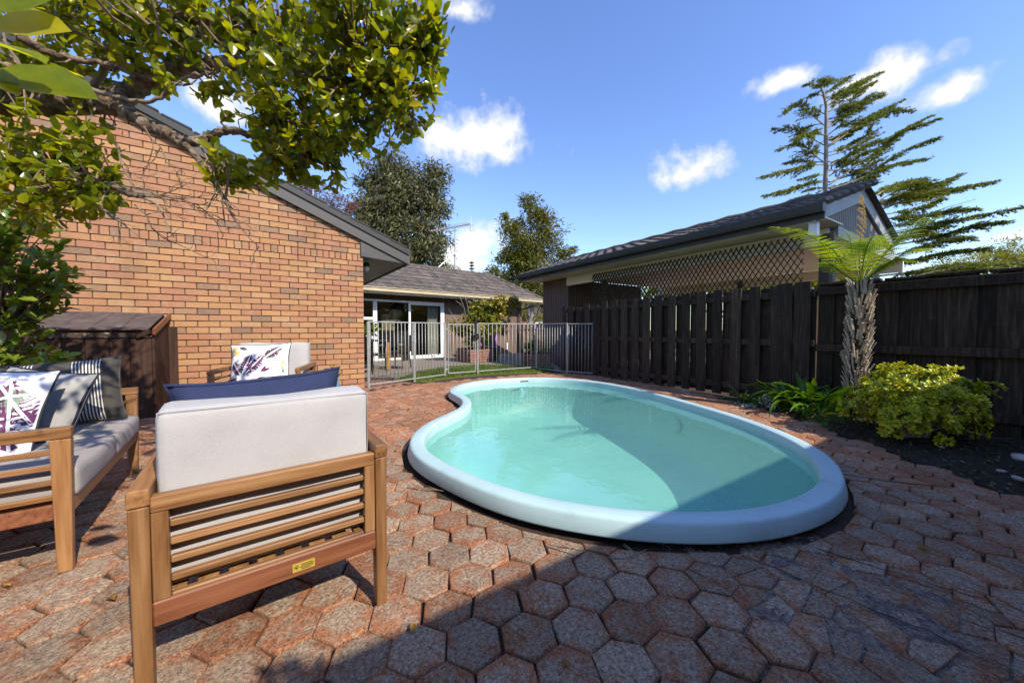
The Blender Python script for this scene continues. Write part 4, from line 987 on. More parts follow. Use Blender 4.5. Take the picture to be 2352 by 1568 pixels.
def pillow_fn(w, h, t, seed=0, wr_=1.):
    rr = random.Random(seed); a1, a2, a3 = (rr.uniform(0, 6) for _ in range(3))
    def f(u, v, s):
        x = 2 * u - 1; y = 2 * v - 1
        k = 1 - .075 * (1 - abs(x) ** 3) * abs(y) ** 2.2; l = 1 - .075 * (1 - abs(y) ** 3) * abs(x) ** 2.2      # pinched sides, corners out
        th = t / 2 * max(0, (1 - x ** 4)) ** .62 * max(0, (1 - y ** 4)) ** .62
        wr = wr_ * .010 * math.sin(5 * x + 3 * y + a1) * math.sin(4 * y - 2 * x + a2) * (1 - x * x) * (1 - y * y) + .004 * math.sin(13 * x + a3 + 4 * y) * (1 - y * y)
        return (x * w / 2 * l, s * (th + wr), y * h / 2 * k)
    return f
def leafshape(n=9, rag=0.):
    L = []; Rr = []
    for i in range(n + 1):
        s = i / n; wd = .5 * math.sin(math.pi * s ** .8) ** .8 * (1 - .15 * s)
        j = (rag if i % 2 else -rag * .6) if 0 < i < n else 0
        L.append((-wd * (1 + j), s)); Rr.append((wd * (1 + j * .8), s))
    return L, Rr
def prints(fn, s, items, parent, eps=.0022):
    """printed leaves and flowers: flat shapes following the pillow's surface"""
    by = {}
    def P(u, v):
        u = min(.985, max(.015, u)); v = min(.985, max(.015, v)); p = fn(u, v, s); return (p[0], p[1] + s * eps, p[2])
    for (mt, kind, u, v, ln, wd, an) in items:
        m = by.setdefault(mt, M()); d = (math.cos(an), math.sin(an)); nn = (-d[1], d[0])
        if kind == 'leaf' or kind == 'frond':
            n = 9 if kind == 'leaf' else 22; rag = .08 if kind == 'leaf' else .55
            L, Rr = leafshape(n, rag); vs = []
            for i in range(n + 1):
                for (a, b) in (L[i], (0, i / n), Rr[i]):
                    vs.append(P(u + (d[0] * b * ln + nn[0] * a * wd), v + (d[1] * b * ln + nn[1] * a * wd)))
            fs = []
            for i in range(n):
                for c in (0, 1):
                    if kind == 'frond' and R.random() < .10: continue
                    fs.append((3 * i + c, 3 * i + c + 1, 3 * i + c + 4, 3 * i + c + 3))
            m.add(vs, fs)
            if ln > .2 and kind == 'frond':      # pale midrib
                q = by.setdefault('offwhite', M()); vs = []
                for i in range(9):
                    b = i / 8
                    for a in (-.012, .012):
                        p = P(u + d[0] * b * ln + nn[0] * a, v + d[1] * b * ln + nn[1] * a); vs.append((p[0], p[1] + s * .0012, p[2]))
                q.add(vs, [(2 * i, 2 * i + 1, 2 * i + 3, 2 * i + 2) for i in range(8)])
        elif kind == 'stem':
            vs = []
            for i in range(11):
                b = i / 10; bend = .25 * math.sin(math.pi * b) * wd * 4
                for a in (-wd / 8, wd / 8): vs.append(P(u + d[0] * b * ln + nn[0] * (a + bend), v + d[1] * b * ln + nn[1] * (a + bend)))
            m.add(vs, [(2 * i, 2 * i + 1, 2 * i + 3, 2 * i + 2) for i in range(10)])
        else:                                     # ruffled flower
            n = 14; vs = [P(u, v)]
            for i in range(n):
                th = 2 * math.pi * i / n; r_ = ln * (1 if i % 2 else .62); vs.append(P(u + r_ * math.cos(th + an) * .9, v + r_ * math.sin(th + an)))
            m.add(vs, [(0, 1 + i, 1 + (i + 1) % n) for i in range(n)])
    for mt, m in by.items(): m.build('leaf_print' if mt != 'offwhite' else 'leaf_midrib', MT[mt], parent, kind='stuff')
def pillow(name, label, loc, rz, tilt, w, h, t, front, back, parent_rot=None, seed=0, roll=0., pipe='piping', wr_=1.):
    p = thing(name, label, 'cushion', loc, 0, 'loose scatter cushions'); p.rotation_euler = (tilt, roll, rz)
    fn = pillow_fn(w, h, t, seed, wr_)
    m = M(); m.grid(lambda u, v: fn(u, v, -1), 22, 22, uv=True); m.build('front', front, p, True)
    m = M(); m.grid(lambda u, v: fn(1 - u, v, 1), 22, 22, uv=True); m.build('back', back, p, True)
    e = [fn(k / 12, 0, 1) for k in range(12)] + [fn(1, k / 12, 1) for k in range(12)] + [fn(1 - k / 12, 1, 1) for k in range(12)] + [fn(0, 1 - k / 12, 1) for k in range(12)]
    seam(M(), [Vector(x) for x in e], .0055).build('piping', MT[pipe], p, True)
    return p, fn
def stripes_mat(name, bg, fg, bands, axis='u', lines=8):
    m = bpy.data.materials.new(name); m.use_nodes = True; t = NT(m.node_tree); p = t.n['Principled BSDF']
    uv = t.add('ShaderNodeUVMap'); sx = t.add('ShaderNodeSeparateXYZ'); t.l.new(uv.outputs[0], sx.inputs[0]); u = sx.outputs[0 if axis == 'u' else 1]
    tot = None
    for (a, b, n_) in bands:
        f = t.mapr(u, a, b, 0, n_); ins = t.math('MULTIPLY', t.math('GREATER_THAN', u, a), t.math('LESS_THAN', u, b))
        l = t.math('MULTIPLY', t.math('LESS_THAN', t.math('FRACT', f), .38), ins); tot = l if tot is None else t.math('MAXIMUM', tot, l)
    n = t.noise(t.add('ShaderNodeTexCoord').outputs['Object'], 300, 3, .6).outputs[0]
    t.l.new(t.mix(tot, t.mix(n, (*[c * .8 for c in bg], 1), (*[c * 1.25 for c in bg], 1)), (*fg, 1)), p.inputs['Base Color']); p.inputs['Roughness'].default_value = .9; p.inputs['Specular IOR Level'].default_value = .15
    return m
MT['grey_stripe'] = stripes_mat('striped_fabric', (.062, .056, .050), (.66, .64, .60), [(.26, .40, 6), (.64, .86, 9), (.02, .1, 3)])
MT['plain_grey'] = pm('plain_grey_fabric', [(.06, .055, .05), (.085, .078, .07)], .9, 6, .2, 400)
MT['silver'] = pm('pale_grey_fabric', [(.26, .255, .245), (.36, .35, .335)], .85, 5, .2, 400)
MT['blk'] = pm('black_fabric', [(.012, .012, .016), (.022, .022, .028)], .9, 6, .2, 400)
# floral cushion on the far armchair (faces the viewer)
def floral(seed, dense=1.):
    rr = random.Random(seed); it = []
    pu, gr, ye, dk, li = 'pr_purple', 'pr_green', 'pr_yellow', 'pr_dark', 'pr_lilac'
    it += [(li, 'leaf', .05, .04, .75, .30, .12), (li, 'leaf', .55, .02, .45, .22, .3)]
    it += [(dk, 'frond', .24, .30, .34, .17, 2.05), (pu, 'frond', .24, .31, .32, .16, 2.1), (pu, 'frond', .26, .30, .46, .17, 1.30), (dk, 'frond', .27, .33, .40, .10, 1.1), (pu, 'frond', .31, .32, .52, .16, .96)]
    it += [(dk, 'frond', .62, .64, .40, .17, .78), (pu, 'frond', .63, .66, .38, .15, .80)]
    it += [(ye, 'flower', .10, .88, .075, .1, .2), (ye, 'flower', .15, .78, .07, .1, .9), (ye, 'flower', .08, .76, .05, .1, .5), (gr, 'leaf', .03, .70, .20, .10, 1.2), (dk, 'leaf', .18, .92, .16, .08, -.5)]
    it += [(gr, 'stem', .22, .06, .38, .02, 1.75), (gr, 'stem', .26, .06, .40, .02, 1.35), (dk, 'stem', .28, .06, .62, .02, .72), (dk, 'stem', .30, .04, .55, .015, .45)]
    it += [(pu, 'leaf', .56, .36, .16, .07, .35), (pu, 'leaf', .58, .36, .13, .05, 1.1), (dk, 'leaf', .50, .20, .18, .06, .1), (pu, 'leaf', .53, .21, .14, .05, -.2), (pu, 'leaf', .86, .12, .12, .05, 2.6), (pu, 'leaf', .88, .12, .14, .05, 1.4)]
    it += [(dk, 'frond', .04, .10, .20, .12, .9), (pu, 'frond', .03, .12, .16, .10, .8), (dk, 'frond', .56, .05, .26, .08, .28), (gr, 'frond', .34, .03, .22, .08, .2), (ye, 'flower', .92, .55, .05, .1, .3), (ye, 'flower', .90, .45, .04, .1, .8), (gr, 'leaf', .93, .30, .18, .06, 1.7), (ye, 'flower', .40, .05, .05, .1, 0)]
    return it
zr = math.atan2(-.30, -.955) + math.pi
pB, fB = pillow('floral_cushion', 'white cushion printed with purple banana leaves, on the armchair by the brick wall', (-2.67, 3.78, .615), zr, -.30, .56, .50, .17, MT['offwhite'], MT['navy'], seed=3, roll=-.03)
prints(fB, -1, floral(1), pB)
# floral cushion with navy back on the near armchair
fwd = Vector((-.602, .798)); rgt = Vector((.798, .602)); rear = Vector((-.71, 1.075))
c = rear + fwd * .255 - rgt * .02
pA, fA = pillow('floral_cushion', 'cushion with a navy back and pale green leaf print, tucked in the near armchair', (c.x, c.y, .640), math.radians(37) + math.pi, -.42, .47, .46, .16, MT['offwhite'], MT['navy'], seed=8, roll=.05, pipe='navy', wr_=2.6)
prints(fA, -1, [('pr_green', k_, u_, v_, l_, w_, a_) for (k_, u_, v_, l_, w_, a_) in (('frond', .1, .7, .5, .2, .3), ('leaf', .5, .85, .4, .15, -.1), ('frond', .4, .5, .5, .2, .8), ('leaf', .05, .9, .3, .12, .1))] + [('pr_purple', 'frond', .55, .88, .4, .12, .15), ('pr_dark', 'leaf', .2, .95, .3, .08, 0)], pA)
# sofa cushions
SX = Vector((.614, -.79)); SY = Vector((.79, .614)); SC = Vector((-2.53, 1.75))
def sp_(x, y, z): q = SC + SX * x + SY * y; return (q.x, q.y, z)
szr = math.atan2(SX.y, SX.x) + math.pi / 2
pS, fS = pillow('striped_cushion', 'charcoal cushion with bands of thin white stripes, leaning at the far end of the sofa', sp_(-.44, .06, .615), szr + .12, -.30, .58, .41, .16, MT['grey_stripe'], MT['plain_grey'], seed=5, roll=-.06, pipe='plain_grey')
pK, fK = pillow('plain_cushion', 'pale grey and black cushion in front of the striped one on the sofa', sp_(-.15, .07, .585), szr - .55, -.36, .44, .42, .16, MT['silver'], MT['grey_stripe'], seed=6, roll=.12)
pF, fF = pillow('floral_cushion', 'floral cushion with yellow orchids and purple leaves behind the near sofa arm', sp_(.13, -.06, .585), szr - .15, -.34, .50, .50, .17, MT['offwhite'], MT['navy'], seed=7, roll=.1)
prints(fF, -1, [('pr_green', 'leaf', .02, .30, .55, .40, .5), ('pr_dark', 'leaf', .35, .05, .5, .22, .9), ('pr_lilac', 'leaf', .30, .62, .5, .35, .5), ('pr_purple', 'frond', .98, .45, .45, .2, 2.2), ('pr_green', 'leaf', .60, .35, .4, .25, 1.3), ('pr_purple', 'leaf', .15, .75, .35, .10, .8), ('pr_dark', 'frond', .25, .80, .4, .2, .2), ('pr_green', 'leaf', .1, .2, .7, .34, .2), ('pr_lilac', 'leaf', .2, .40, .7, .3, .1), ('pr_purple', 'frond', .9, .2, .7, .2, 1.75), ('pr_dark', 'frond', .84, .25, .6, .2, 1.9), ('pr_green', 'frond', .55, .62, .4, .25, .3), ('pr_dark', 'leaf', .45, .75, .3, .1, 1.), ('pr_yellow', 'flower', .62, .78, .10, .1, .2), ('pr_yellow', 'flower', .52, .88, .09, .1, .6), ('pr_yellow', 'flower', .72, .68, .08, .1, .9), ('pr_yellow', 'flower', .46, .72, .07, .1, .1), ('pr_purple', 'leaf', .50, .10, .3, .07, 1.2), ('pr_lilac', 'leaf', .05, .06, .5, .2, .0)], pF)

# ------------------------------------------------------------------ garden shed against the wall
SH = thing('timber_shed', 'low dark timber pump shed with a worn sloping roof beside the brick wall', 'shed', (-4.10, 4.06, 0), WRZ)
x = 0.
while x > -1.7: w_ = R.uniform(.15, .19); M().box((x - w_ / 2, .012, .47), (w_ - .005, .022, .96), .003).build('board', MT['shed'], SH); x -= w_
for k in range(5): M().box((.012, .07 + k * .145, .5 + .012 * k), (.022, .14, 1.0 + .026 * k), .003).build('board', MT['shed'], SH)
M().box((.055, .74, .52), (.10, .03, 1.04), .004).build('board', MT['shed'], SH)
rot = Matrix.Rotation(math.atan2(.205, .83), 3, 'X')
for k in range(8): M().box((-.13 - k * .225, .37, 1.108), (.222, .86, .018), .003, rot).build('roof_sheet', MT['felt'], SH).location.z += R.uniform(-.004, .004)
M().box((.03, .37, 1.085), (.025, .88, .07), .004, rot).build('barge_board', MT['redwood'], SH)
M().box((-.42, -.010, .945), (.86, .014, .055), .003).build('vent_board', pm('flaking_paint', [(.03, .02, .015), (.06, .04, .03)], .9, 9, .3, 60, dirt=((.62, .58, .45), 14., .55, .9)), SH)
M().box((-.39, -.02, .54), (.15, .045, .05), .006, Matrix.Rotation(.25, 3, 'Y')).build('latch', MT['shed'], SH)
M().bar((0.0, -.035, .985), (-.12, -.02, .93), .03, .05, .004).build('bracket', MT['shed'], SH)

# ------------------------------------------------------------------ flower pots, planters, outdoor dining set
def blooms(m, c, r, n, s):
    for _ in range(n):
        d = Vector((R.gauss(0, 1), R.gauss(0, 1), R.gauss(.4, .7))).normalized(); p = Vector(c) + d * r * R.uniform(.6, 1)
        a = d.orthogonal().normalized(); b = d.cross(a)
        k = 5; vs = [tuple(p + d * s * .2)]
        for i in range(10):
            th = i * math.pi / 5; q = s * (1 if i % 2 else .55); vs.append(tuple(p + (a * math.cos(th) + b * math.sin(th)) * q - d * s * (.1 if i % 2 else 0)))
        m.add(vs, [(0, 1 + i, 1 + (i + 1) % 10) for i in range(10)])
def leafball(c, rad, n, size, tmpl, up=.5, seed=0, shell=.55):
    rg = np.random.default_rng(seed); d = unit(rg.normal(0, 1, (n, 3))); rr_ = (shell + (1 - shell) * rg.random((n, 1)))
    P = np.array(c) + d * rr_ * np.array(rad); D_ = unit(d + rg.normal(0, .5, (n, 3)) + np.array([0, 0, up])); Nn = unit(rg.normal(0, .6, (n, 3)) + np.array([0, 0, 1.]))
    return scatter(tmpl[0], tmpl[1], P, D_, Nn, rg.uniform(.7, 1.25, n) * size)
BP = thing('flower_pot', 'blue glazed pot of red flowers standing by the brick wall', 'flower pot', (-2.74, 5.38, 0))
M().lathe([(0, 0), (.075, 0), (.105, .07), (.12, .17), (.112, .25), (.122, .275), (.115, .285), (.10, .27), (.0, .25)], n=24).build('pot', MT['bluepot'], BP, True)
V, F = leafball((0, 0, .33), (.12, .12, .07), 130, .06, (LEAF_V, LEAF_F), seed=3); put('leaves', nmesh('leaves', V, F, MT['camellia'], k=3), BP, kind='stuff')
m = M(); blooms(m, (0, 0, .36), .10, 26, .032); m.build('flowers', MT['red'], BP, kind='stuff')
def planter(label, loc, sx, sy, h, rz, red=True, seed=0):
    T = thing('brick_planter', label, 'planter', loc, rz, 'brick planters near the far house')
    M().box((0, 0, h / 2 - .03), (sx - .06, sy - .06, h - .02)).build('soil', MT['bed'], T)
    n = int(sx / .23)
    bm = M().box((0, 0, 0), (.218, .09, .07), .004).mesh('brick', MT['brickfar'])
    for c in range(int(h / .08)):
        for k in range(n):
            for sy_ in (-1, 1): put('brick', bm, T, (-sx / 2 + .115 + k * .23 + (.0 if c % 2 else .02), sy_ * (sy / 2 - .045), .035 + c * .08))
        for k in range(int(sy / .23)):
            for sx_ in (-1, 1): put('brick', bm, T, (sx_ * (sx / 2 - .045), -sy / 2 + .2 + k * .23, .035 + c * .08), (0, 0, math.pi / 2))
    if red:
        V, F = leafball((0, 0, h + .12), (sx * .42, sy * .42, .16), 260, .10, (LEAF_V, LEAF_F), seed=seed); put('leaves', nmesh('leaves', V, F, MT['camellia'], k=3), T, kind='stuff')
        m = M(); blooms(m, (0, 0, h + .18), min(sx, sy) * .42, 34, .05); m.build('flowers', MT['red'], T, kind='stuff')
    return T
planter('low brick planter holding the small yellowing tree by the front door', (-1.12, 11.6, 0), 1.15, .85, .46, .70, True, 4)
planter('small brick planter of red flowers beside the carport wall', (.72, 10.45, 0), .75, .5, .38, .2, True, 5)
def wicker(label, loc, rz):
    T = thing('wicker_chair', label, 'chair', loc, rz, 'wicker chairs on the far patio')
    M().box((0, 0, .43), (.46, .46, .05), .02).build('seat', MT['black'], T)
    m = M(); m.grid(lambda u, v: ((u - .5) * .46 * (1 - .12 * v * v), -.22 - .10 * v - .05 * (1 - (2 * u - 1) ** 2), .44 + .44 * v - .04 * (2 * u - 1) ** 2 * v), 14, 10)
    m.grid(lambda u, v: ((.5 - u) * .46 * (1 - .12 * v * v), -.24 - .10 * v - .05 * (1 - (2 * u - 1) ** 2), .44 + .44 * v - .04 * (2 * u - 1) ** 2 * v), 14, 10); m.build('backrest', MT['black'], T, True)
    for sx in (-1, 1):
        for sy in (-1, 1): M().tube([(sx * .2, sy * .2, .42), (sx * .22, sy * .24, 0)], .018, 6).build('leg', MT['black'], T)
    M().box((0, -.2, .3), (.4, .02, .2), .01).build('apron', MT['black'], T)
wicker('black wicker chair close to the brick corner, back to the fence', (-3.28, 8.35, 0), -.35)
wicker('black wicker chair sideways to the sliding door, beyond the fence bars', (-2.98, 9.35, 0), 1.35)
TB = thing('patio_table', 'dark slatted patio table between the two wicker chairs', 'table', (-3.62, 9.15, 0), .4)
for k in range(7): M().box((0, -.36 + k * .12, .73), (.95, .11, .03), .004).build('slat', MT['black'], TB)
for sx in (-1, 1):
    for sy in (-1, 1): M().box((sx * .4, sy * .36, .36), (.06, .06, .71), .004).build('leg', MT['trunkwood'], TB)
VP_ = thing('potted_plant', 'small leafy plant in a white bowl on the patio table', 'potted plant', (-3.55, 8.95, .745))
M().lathe([(0, 0), (.06, 0), (.11, .05), (.12, .11), (.11, .12), (.10, .10), (0, .09)], n=20).build('pot', MT['white'], VP_, True)
V, F = leafball((0, 0, .22), (.14, .14, .10), 40, .16, (LEAF_V, LEAF_F), seed=6); put('leaves', nmesh('leaves', V, F, MT['camellia'], k=3), VP_, kind='stuff')
def room_chair(label, x, y, rz):
    p = Mw @ Vector((x, y, -.02)); T = thing('dining_chair', label, 'chair', p, HRZ + rz, 'pale dining chairs indoors')
    M().box((0, 0, .46), (.45, .45, .06), .02).build('seat', MT['curtain'], T); M().box((0, .22, .73), (.45, .05, .55), .02).build('backrest', MT['curtain'], T)
    for sx in (-1, 1):
        for sy in (-1, 1): M().box((sx * .19, sy * .19, .22), (.04, .04, .44)).build('leg', MT['trunkwood'], T)
room_chair('pale upholstered dining chair behind the left glass pane', hw(905), 1.6, 1.2); room_chair('pale upholstered dining chair behind the right sliding pane', hw(962), 1.3, -.2)
p = Mw @ Vector((hw(930), 2.4, -.02)); DT = thing('dining_table', 'dark dining table inside the room behind the glass doors', 'table', p, HRZ)
M().box((0, 0, .73), (1.5, .8, .04), .01).build('table_top', MT['roomfloor'], DT)
for sx in (-1, 1):
    for sy in (-1, 1): M().box((sx * .65, sy * .33, .36), (.06, .06, .71)).build('leg', MT['roomfloor'], DT)

# ------------------------------------------------------------------ television aerial on the far roof
b = at(1045, 617, 16.2); top = at(1046, 522, 16.2)
AN = thing('tv_aerial', 'tall rooftop television aerial with two stays on the far tiled roof', 'aerial', b)
def an(px, py, Y=16.2): return at(px, py, Y) - b
M().tube([(0, 0, -.1), top - b], .042, 6).build('mast', MT['ant'], AN)
p0, p1 = an(990, 531), an(1081, 514); M().tube([p0, p1], .028, 5).build('boom', MT['ant'], AN)
for k in range(15):
    q = p0.lerp(p1, k / 14.5); l = .14 + .012 * k; M().tube([q + Vector((-l * .5, -l, 0)), q + Vector((l * .5, l, 0))], .014, 4).build('element', MT['ant'], AN)
M().tube([p1 + Vector((0, 0, -.32)), p1 + Vector((0, 0, .32))], .024, 5).build('reflector', MT['ant'], AN)
M().tube([an(1020, 527), an(1030, 533), an(1050, 528)], .022, 5).build('brace', MT['ant'], AN)
for (px, py, Y) in ((992, 627, 15.0), (1071, 642, 15.0)): M().tube([an(1045, 580), an(px, py, Y)], .024, 5).build('stay', MT['white'], AN)
V_ = at(719, 445, 13.); VPp = thing('vent_pipe', 'thin pale pipe standing above the black verge of the brick house', 'pipe', V_ + Vector((0, 0, -1.2)))
M().tube([(0, 0, 0), (0, 0, 1.75)], .022, 8).build('pipe', MT['gal'], VPp)
# ------------------------------------------------------------------ vegetation helpers
def spline(pts, n):
    P = [Vector(p) for p in pts]; P = [P[0] * 2 - P[1]] + P + [P[-1] * 2 - P[-2]]; out = []
    for i in range(1, len(P) - 2):
        for k in range(n):
            u = k / n; a, b, c, d = P[i - 1], P[i], P[i + 1], P[i + 2]
            out.append(.5 * ((2 * b) + (c - a) * u + (2 * a - 5 * b + 4 * c - d) * u * u + (3 * b - a - 3 * c + d) * u ** 3))
    out.append(P[-2]); return out
def knobby(pts, r0, r1, jit):
    n = len(pts); return [p + Vector((R.gauss(0, jit), R.gauss(0, jit), R.gauss(0, jit))) for p in pts], [(r0 + (r1 - r0) * i / (n - 1)) * R.uniform(.9, 1.12) for i in range(n)]
def ell(c, r):
    while True:
        p = Vector((R.uniform(-1, 1), R.uniform(-1, 1), R.uniform(-1, 1)))
        if p.length < 1: break
    return Vector((c[0] + p.x * r[0], c[1] + p.y * r[1], c[2] + p.z * r[2]))

# ------------------------------------------------------------------ the overhanging broadleaf tree
TREE = thing('broadleaf_tree', 'large glossy leaved tree with rough limbs overhanging the seats from the upper left', 'tree', (-4.1, 1.7, -.03))
TO = Vector((-4.1, 1.7, -.03))
def atT(px, py, Y):
    return at(px, py, Y * (1 - .33 * min(1, max(0, (px - 150) / 600))))
branches = [
 ([atT(-260, 262, 2.0), atT(-60, 230, 2.0), atT(90, 236, 2.05), atT(200, 232, 2.1), atT(268, 236, 2.12)], .075, .058),
 ([atT(262, 240, 2.12), atT(330, 190, 2.2), atT(430, 156, 2.3), atT(560, 150, 2.4), atT(700, 168, 2.5), atT(850, 198, 2.6), atT(950, 214, 2.7)], .052, .010),
 ([atT(262, 238, 2.12), atT(335, 284, 2.15), atT(400, 314, 2.2), atT(452, 324, 2.25), atT(525, 300, 2.35), atT(605, 318, 2.4), atT(690, 346, 2.5)], .036, .008),
 ([atT(395, 312, 2.2), atT(445, 352, 2.2), atT(490, 420, 2.2), atT(520, 462, 2.18), atT(540, 508, 2.15)], .018, .004),
 ([atT(440, 322, 2.2), atT(480, 345, 2.25), atT(500, 400, 2.2), atT(505, 440, 2.2)], .009, .003),
 ([atT(40, 84, 1.7), atT(120, 122, 1.8), atT(250, 150, 2.0), atT(330, 178, 2.1), atT(420, 196, 2.2)], .020, .006),
 ([atT(-100, -60, 1.9), atT(130, 4, 2.0), atT(300, 16, 2.1), atT(480, 52, 2.3), atT(690, 112, 2.5), atT(800, 150, 2.6)], .035, .008),
 ([atT(230, -30, 2.0), atT(245, 60, 2.1), atT(262, 105, 2.1), atT(240, 160, 2.1), atT(200, 226, 2.1)], .013, .018),
 ([atT(360, 20, 2.1), atT(420, 70, 2.2), atT(520, 95, 2.3), atT(640, 95, 2.5)], .016, .006),
 ([atT(-160, 340, 1.9), atT(-20, 352, 1.9), atT(110, 376, 2.0), atT(220, 415, 2.1), atT(300, 445, 2.1), atT(350, 452, 2.1)], .030, .007),
 ([atT(300, 445, 2.1), atT(360, 470, 2.1), atT(385, 520, 2.1), atT(400, 545, 2.1)], .007, .002),
 ([atT(110, 376, 2.0), atT(190, 440, 2.0), atT(250, 490, 2.0), atT(320, 540, 2.0)], .012, .003),
 ([atT(60, 170, 1.8), atT(160, 190, 1.9), atT(260, 220, 2.0), atT(350, 232, 2.1), atT(420, 180, 2.2), atT(500, 165, 2.2)], .014, .006),
 ([atT(520, 100, 2.3), atT(600, 190, 2.4), atT(640, 260, 2.4), atT(660, 320, 2.4)], .012, .004),
 ([atT(700, 60, 2.5), atT(800, 110, 2.55), atT(880, 120, 2.6), atT(960, 120, 2.6)], .012, .003),
 ([atT(850, 198, 2.6), atT(900, 232, 2.65), atT(940, 262, 2.7), atT(975, 292, 2.7)], .008, .002),
 ([atT(330, 188, 2.2), atT(300, 120, 2.15), atT(320, 60, 2.1), atT(345, 0, 2.1)], .016, .006),
]
trunk = spline([TO + Vector((0, 0, -.02)), TO + Vector((.05, .05, .8)), TO + Vector((.25, .1, 1.6)), at(-420, 300, 1.95), at(-260, 262, 2.0)], 6)
p, r = knobby(trunk, .17, .08, .006); M().tube([q - TO for q in p], r, 14).build('trunk', MT['bark'], TREE, True)
allpts = []
def barky(m, r0):
    if r0 > .03: m.v = [tuple(Vector(v) + Vector((R.gauss(0, 1), R.gauss(0, 1), R.gauss(0, 1))) * r0 * .055) for v in m.v]
    return m
for (pts, r0, r1) in branches:
    q = spline(pts, 14 if r0 > .03 else 8); p, r = knobby(q, r0, r1, min(.004, r0 * .2)); barky(M().tube([a - TO for a in p], r, 18 if r0 > .03 else 8), r0).build('branch', MT['bark'] if r0 > .015 else MT['twig'], TREE, True)
    allpts += q
# bare dead twigs in front of the bricks
tw = M()
def deadtwig(p, d, L, r, depth):
    q = [p]; dd = d.normalized()
    for k in range(4): dd = (dd + Vector((R.gauss(0, .22), R.gauss(0, .22), R.gauss(0, .22)))).normalized(); q.append(q[-1] + dd * L / 4)
    tw.tube([a - TO for a in q], [r * (1 - .15 * k) for k in range(5)], 4, False)
    if depth: 
        for k in (1, 2, 3, 4):
            if R.random() < .8: deadtwig(q[k], dd + Vector((R.gauss(0, .6), R.gauss(0, .5), R.gauss(.1, .6))), L * R.uniform(.4, .65), r * .6, depth - 1)
for (px, py, dx, dz) in ((300, 440, 1, .0), (340, 452, 1, .25), (350, 452, 1, -.2), (310, 470, .9, -.7), (270, 500, .8, -.4), (250, 420, 1, -.6), (520, 470, .4, -1), (505, 430, .5, -1), (330, 290, .5, -.8), (270, 330, .3, -1), (460, 335, .5, -.9)):
    deadtwig(atT(px, py, 2.1), Vector((dx, R.uniform(-.2, .3), dz)), R.uniform(.16, .30), .0045, 2)
tw.build('dead_twigs', MT['twig'], TREE, kind='stuff')
CLU = [(930, 150, 2.62, 85, 115, .35, 34), (975, 60, 2.6, 45, 70, .3, 16), (830, 80, 2.5, 120, 85, .35, 48), (860, 235, 2.6, 90, 60, .35, 26), (735, 285, 2.5, 115, 80, .35, 40), (690, 370, 2.45, 85, 45, .3, 20), (640, 225, 2.4, 90, 70, .3, 22), (600, 70, 2.4, 140, 80, .35, 44), (430, 40, 2.2, 140, 60, .3, 36), (260, 60, 2.1, 140, 80, .3, 34), (80, 70, 2.0, 120, 90, .3, 30), (545, 398, 2.35, 60, 32, .25, 12), (90, 310, 1.95, 140, 50, .3, 26), (150, 420, 2.0, 110, 70, .3, 34), (30, 440, 1.95, 90, 80, .3, 26), (210, 360, 2.05, 70, 50, .25, 16), (480, 210, 2.3, 120, 40, .25, 12), (350, 110, 2.15, 110, 50, .3, 20), (760, 180, 2.5, 130, 60, .35, 34), (1000, 225, 2.68, 35, 24, .15, 7), (820, 305, 2.6, 70, 35, .25, 14), (160, 170, 2.0, 140, 50, .25, 16), (-120, 250, 1.9, 120, 200, .4, 30), (250, -110, 2.1, 260, 110, .5, 40), (700, -90, 2.5, 240, 100, .5, 44), (-80, 40, 1.8, 80, 140, .4, 20), (620, 385, 2.4, 70, 40, .25, 18), (60, 470, 1.95, 100, 50, .25, 16), (230, 460, 2.05, 40, 30, .2, 8), (330, 60, 2.15, 140, 60, .3, 22), (700, 130, 2.5, 150, 70, .3, 24), (120, 20, 1.9, 160, 50, .3, 18), (640, 300, 2.4, 80, 50, .25, 16), (960, 100, 2.62, 60, 70, .2, 14)]
LP, LD, LN, LS = [], [], [], []; twm = M(); AP = np.array([tuple(a) for a in allpts])
def whorl(tip, d, n, size):
    d = d.normalized(); a = d.orthogonal().normalized(); b = d.cross(a); ph = R.uniform(0, 6)
    for k in range(n):
        th = ph + k * 2.4; el = R.uniform(.25, .95); q = (d * (1.15 - el) + (a * math.cos(th) + b * math.sin(th)) * el).normalized()
        LP.append(tuple(tip - d * .016 * k * R.uniform(.5, 1.2))); LD.append(tuple(q + Vector((0, 0, R.gauss(0, .12))))); nn_ = (d * .9 + Vector((R.gauss(0, .35), R.gauss(0, .35), .55 + R.gauss(0, .3)))); LN.append(tuple(nn_)); LS.append(size * R.uniform(.65, 1.2))
def cluster(c, rad, n, size=.064):
    for _ in range(max(3, int(n * .78))):
        tip = ell(c, rad); k = int(np.argmin(np.sum((AP - np.array(tip)) ** 2, 1))); root = Vector(AP[k]); v = tip - root
        if v.length > .36: root = tip - (v.normalized() + Vector((R.gauss(0, .35), R.gauss(0, .35), R.gauss(0, .35)))).normalized() * R.uniform(.22, .36); v = tip - root
        mid = root.lerp(tip, .55) + Vector((R.gauss(0, .04), R.gauss(0, .04), R.gauss(.03, .05)))
        twm.tube([a - TO for a in (root, root.lerp(mid, .5) + Vector((R.gauss(0, .015), R.gauss(0, .015), R.gauss(0, .02))), mid, tip)], [.0062, .005, .004, .0024], 5, False)
        d = (tip - mid).normalized() + Vector((0, 0, .25)); whorl(tip, d, R.randint(6, 10), size)
        if R.random() < .55: whorl(mid.lerp(tip, .3), d + Vector((R.gauss(0, .6), R.gauss(0, .6), R.gauss(0, .6))), R.randint(3, 5), size)
for (px, py, Y, rx, ry, rd, n) in CLU:
    c = atT(px, py, Y); Y = c.y; cluster(c, (rx / FPX * Y, rd * .9, ry / FPX * Y), int(n * 1.5), .032 + .0125 * Y)
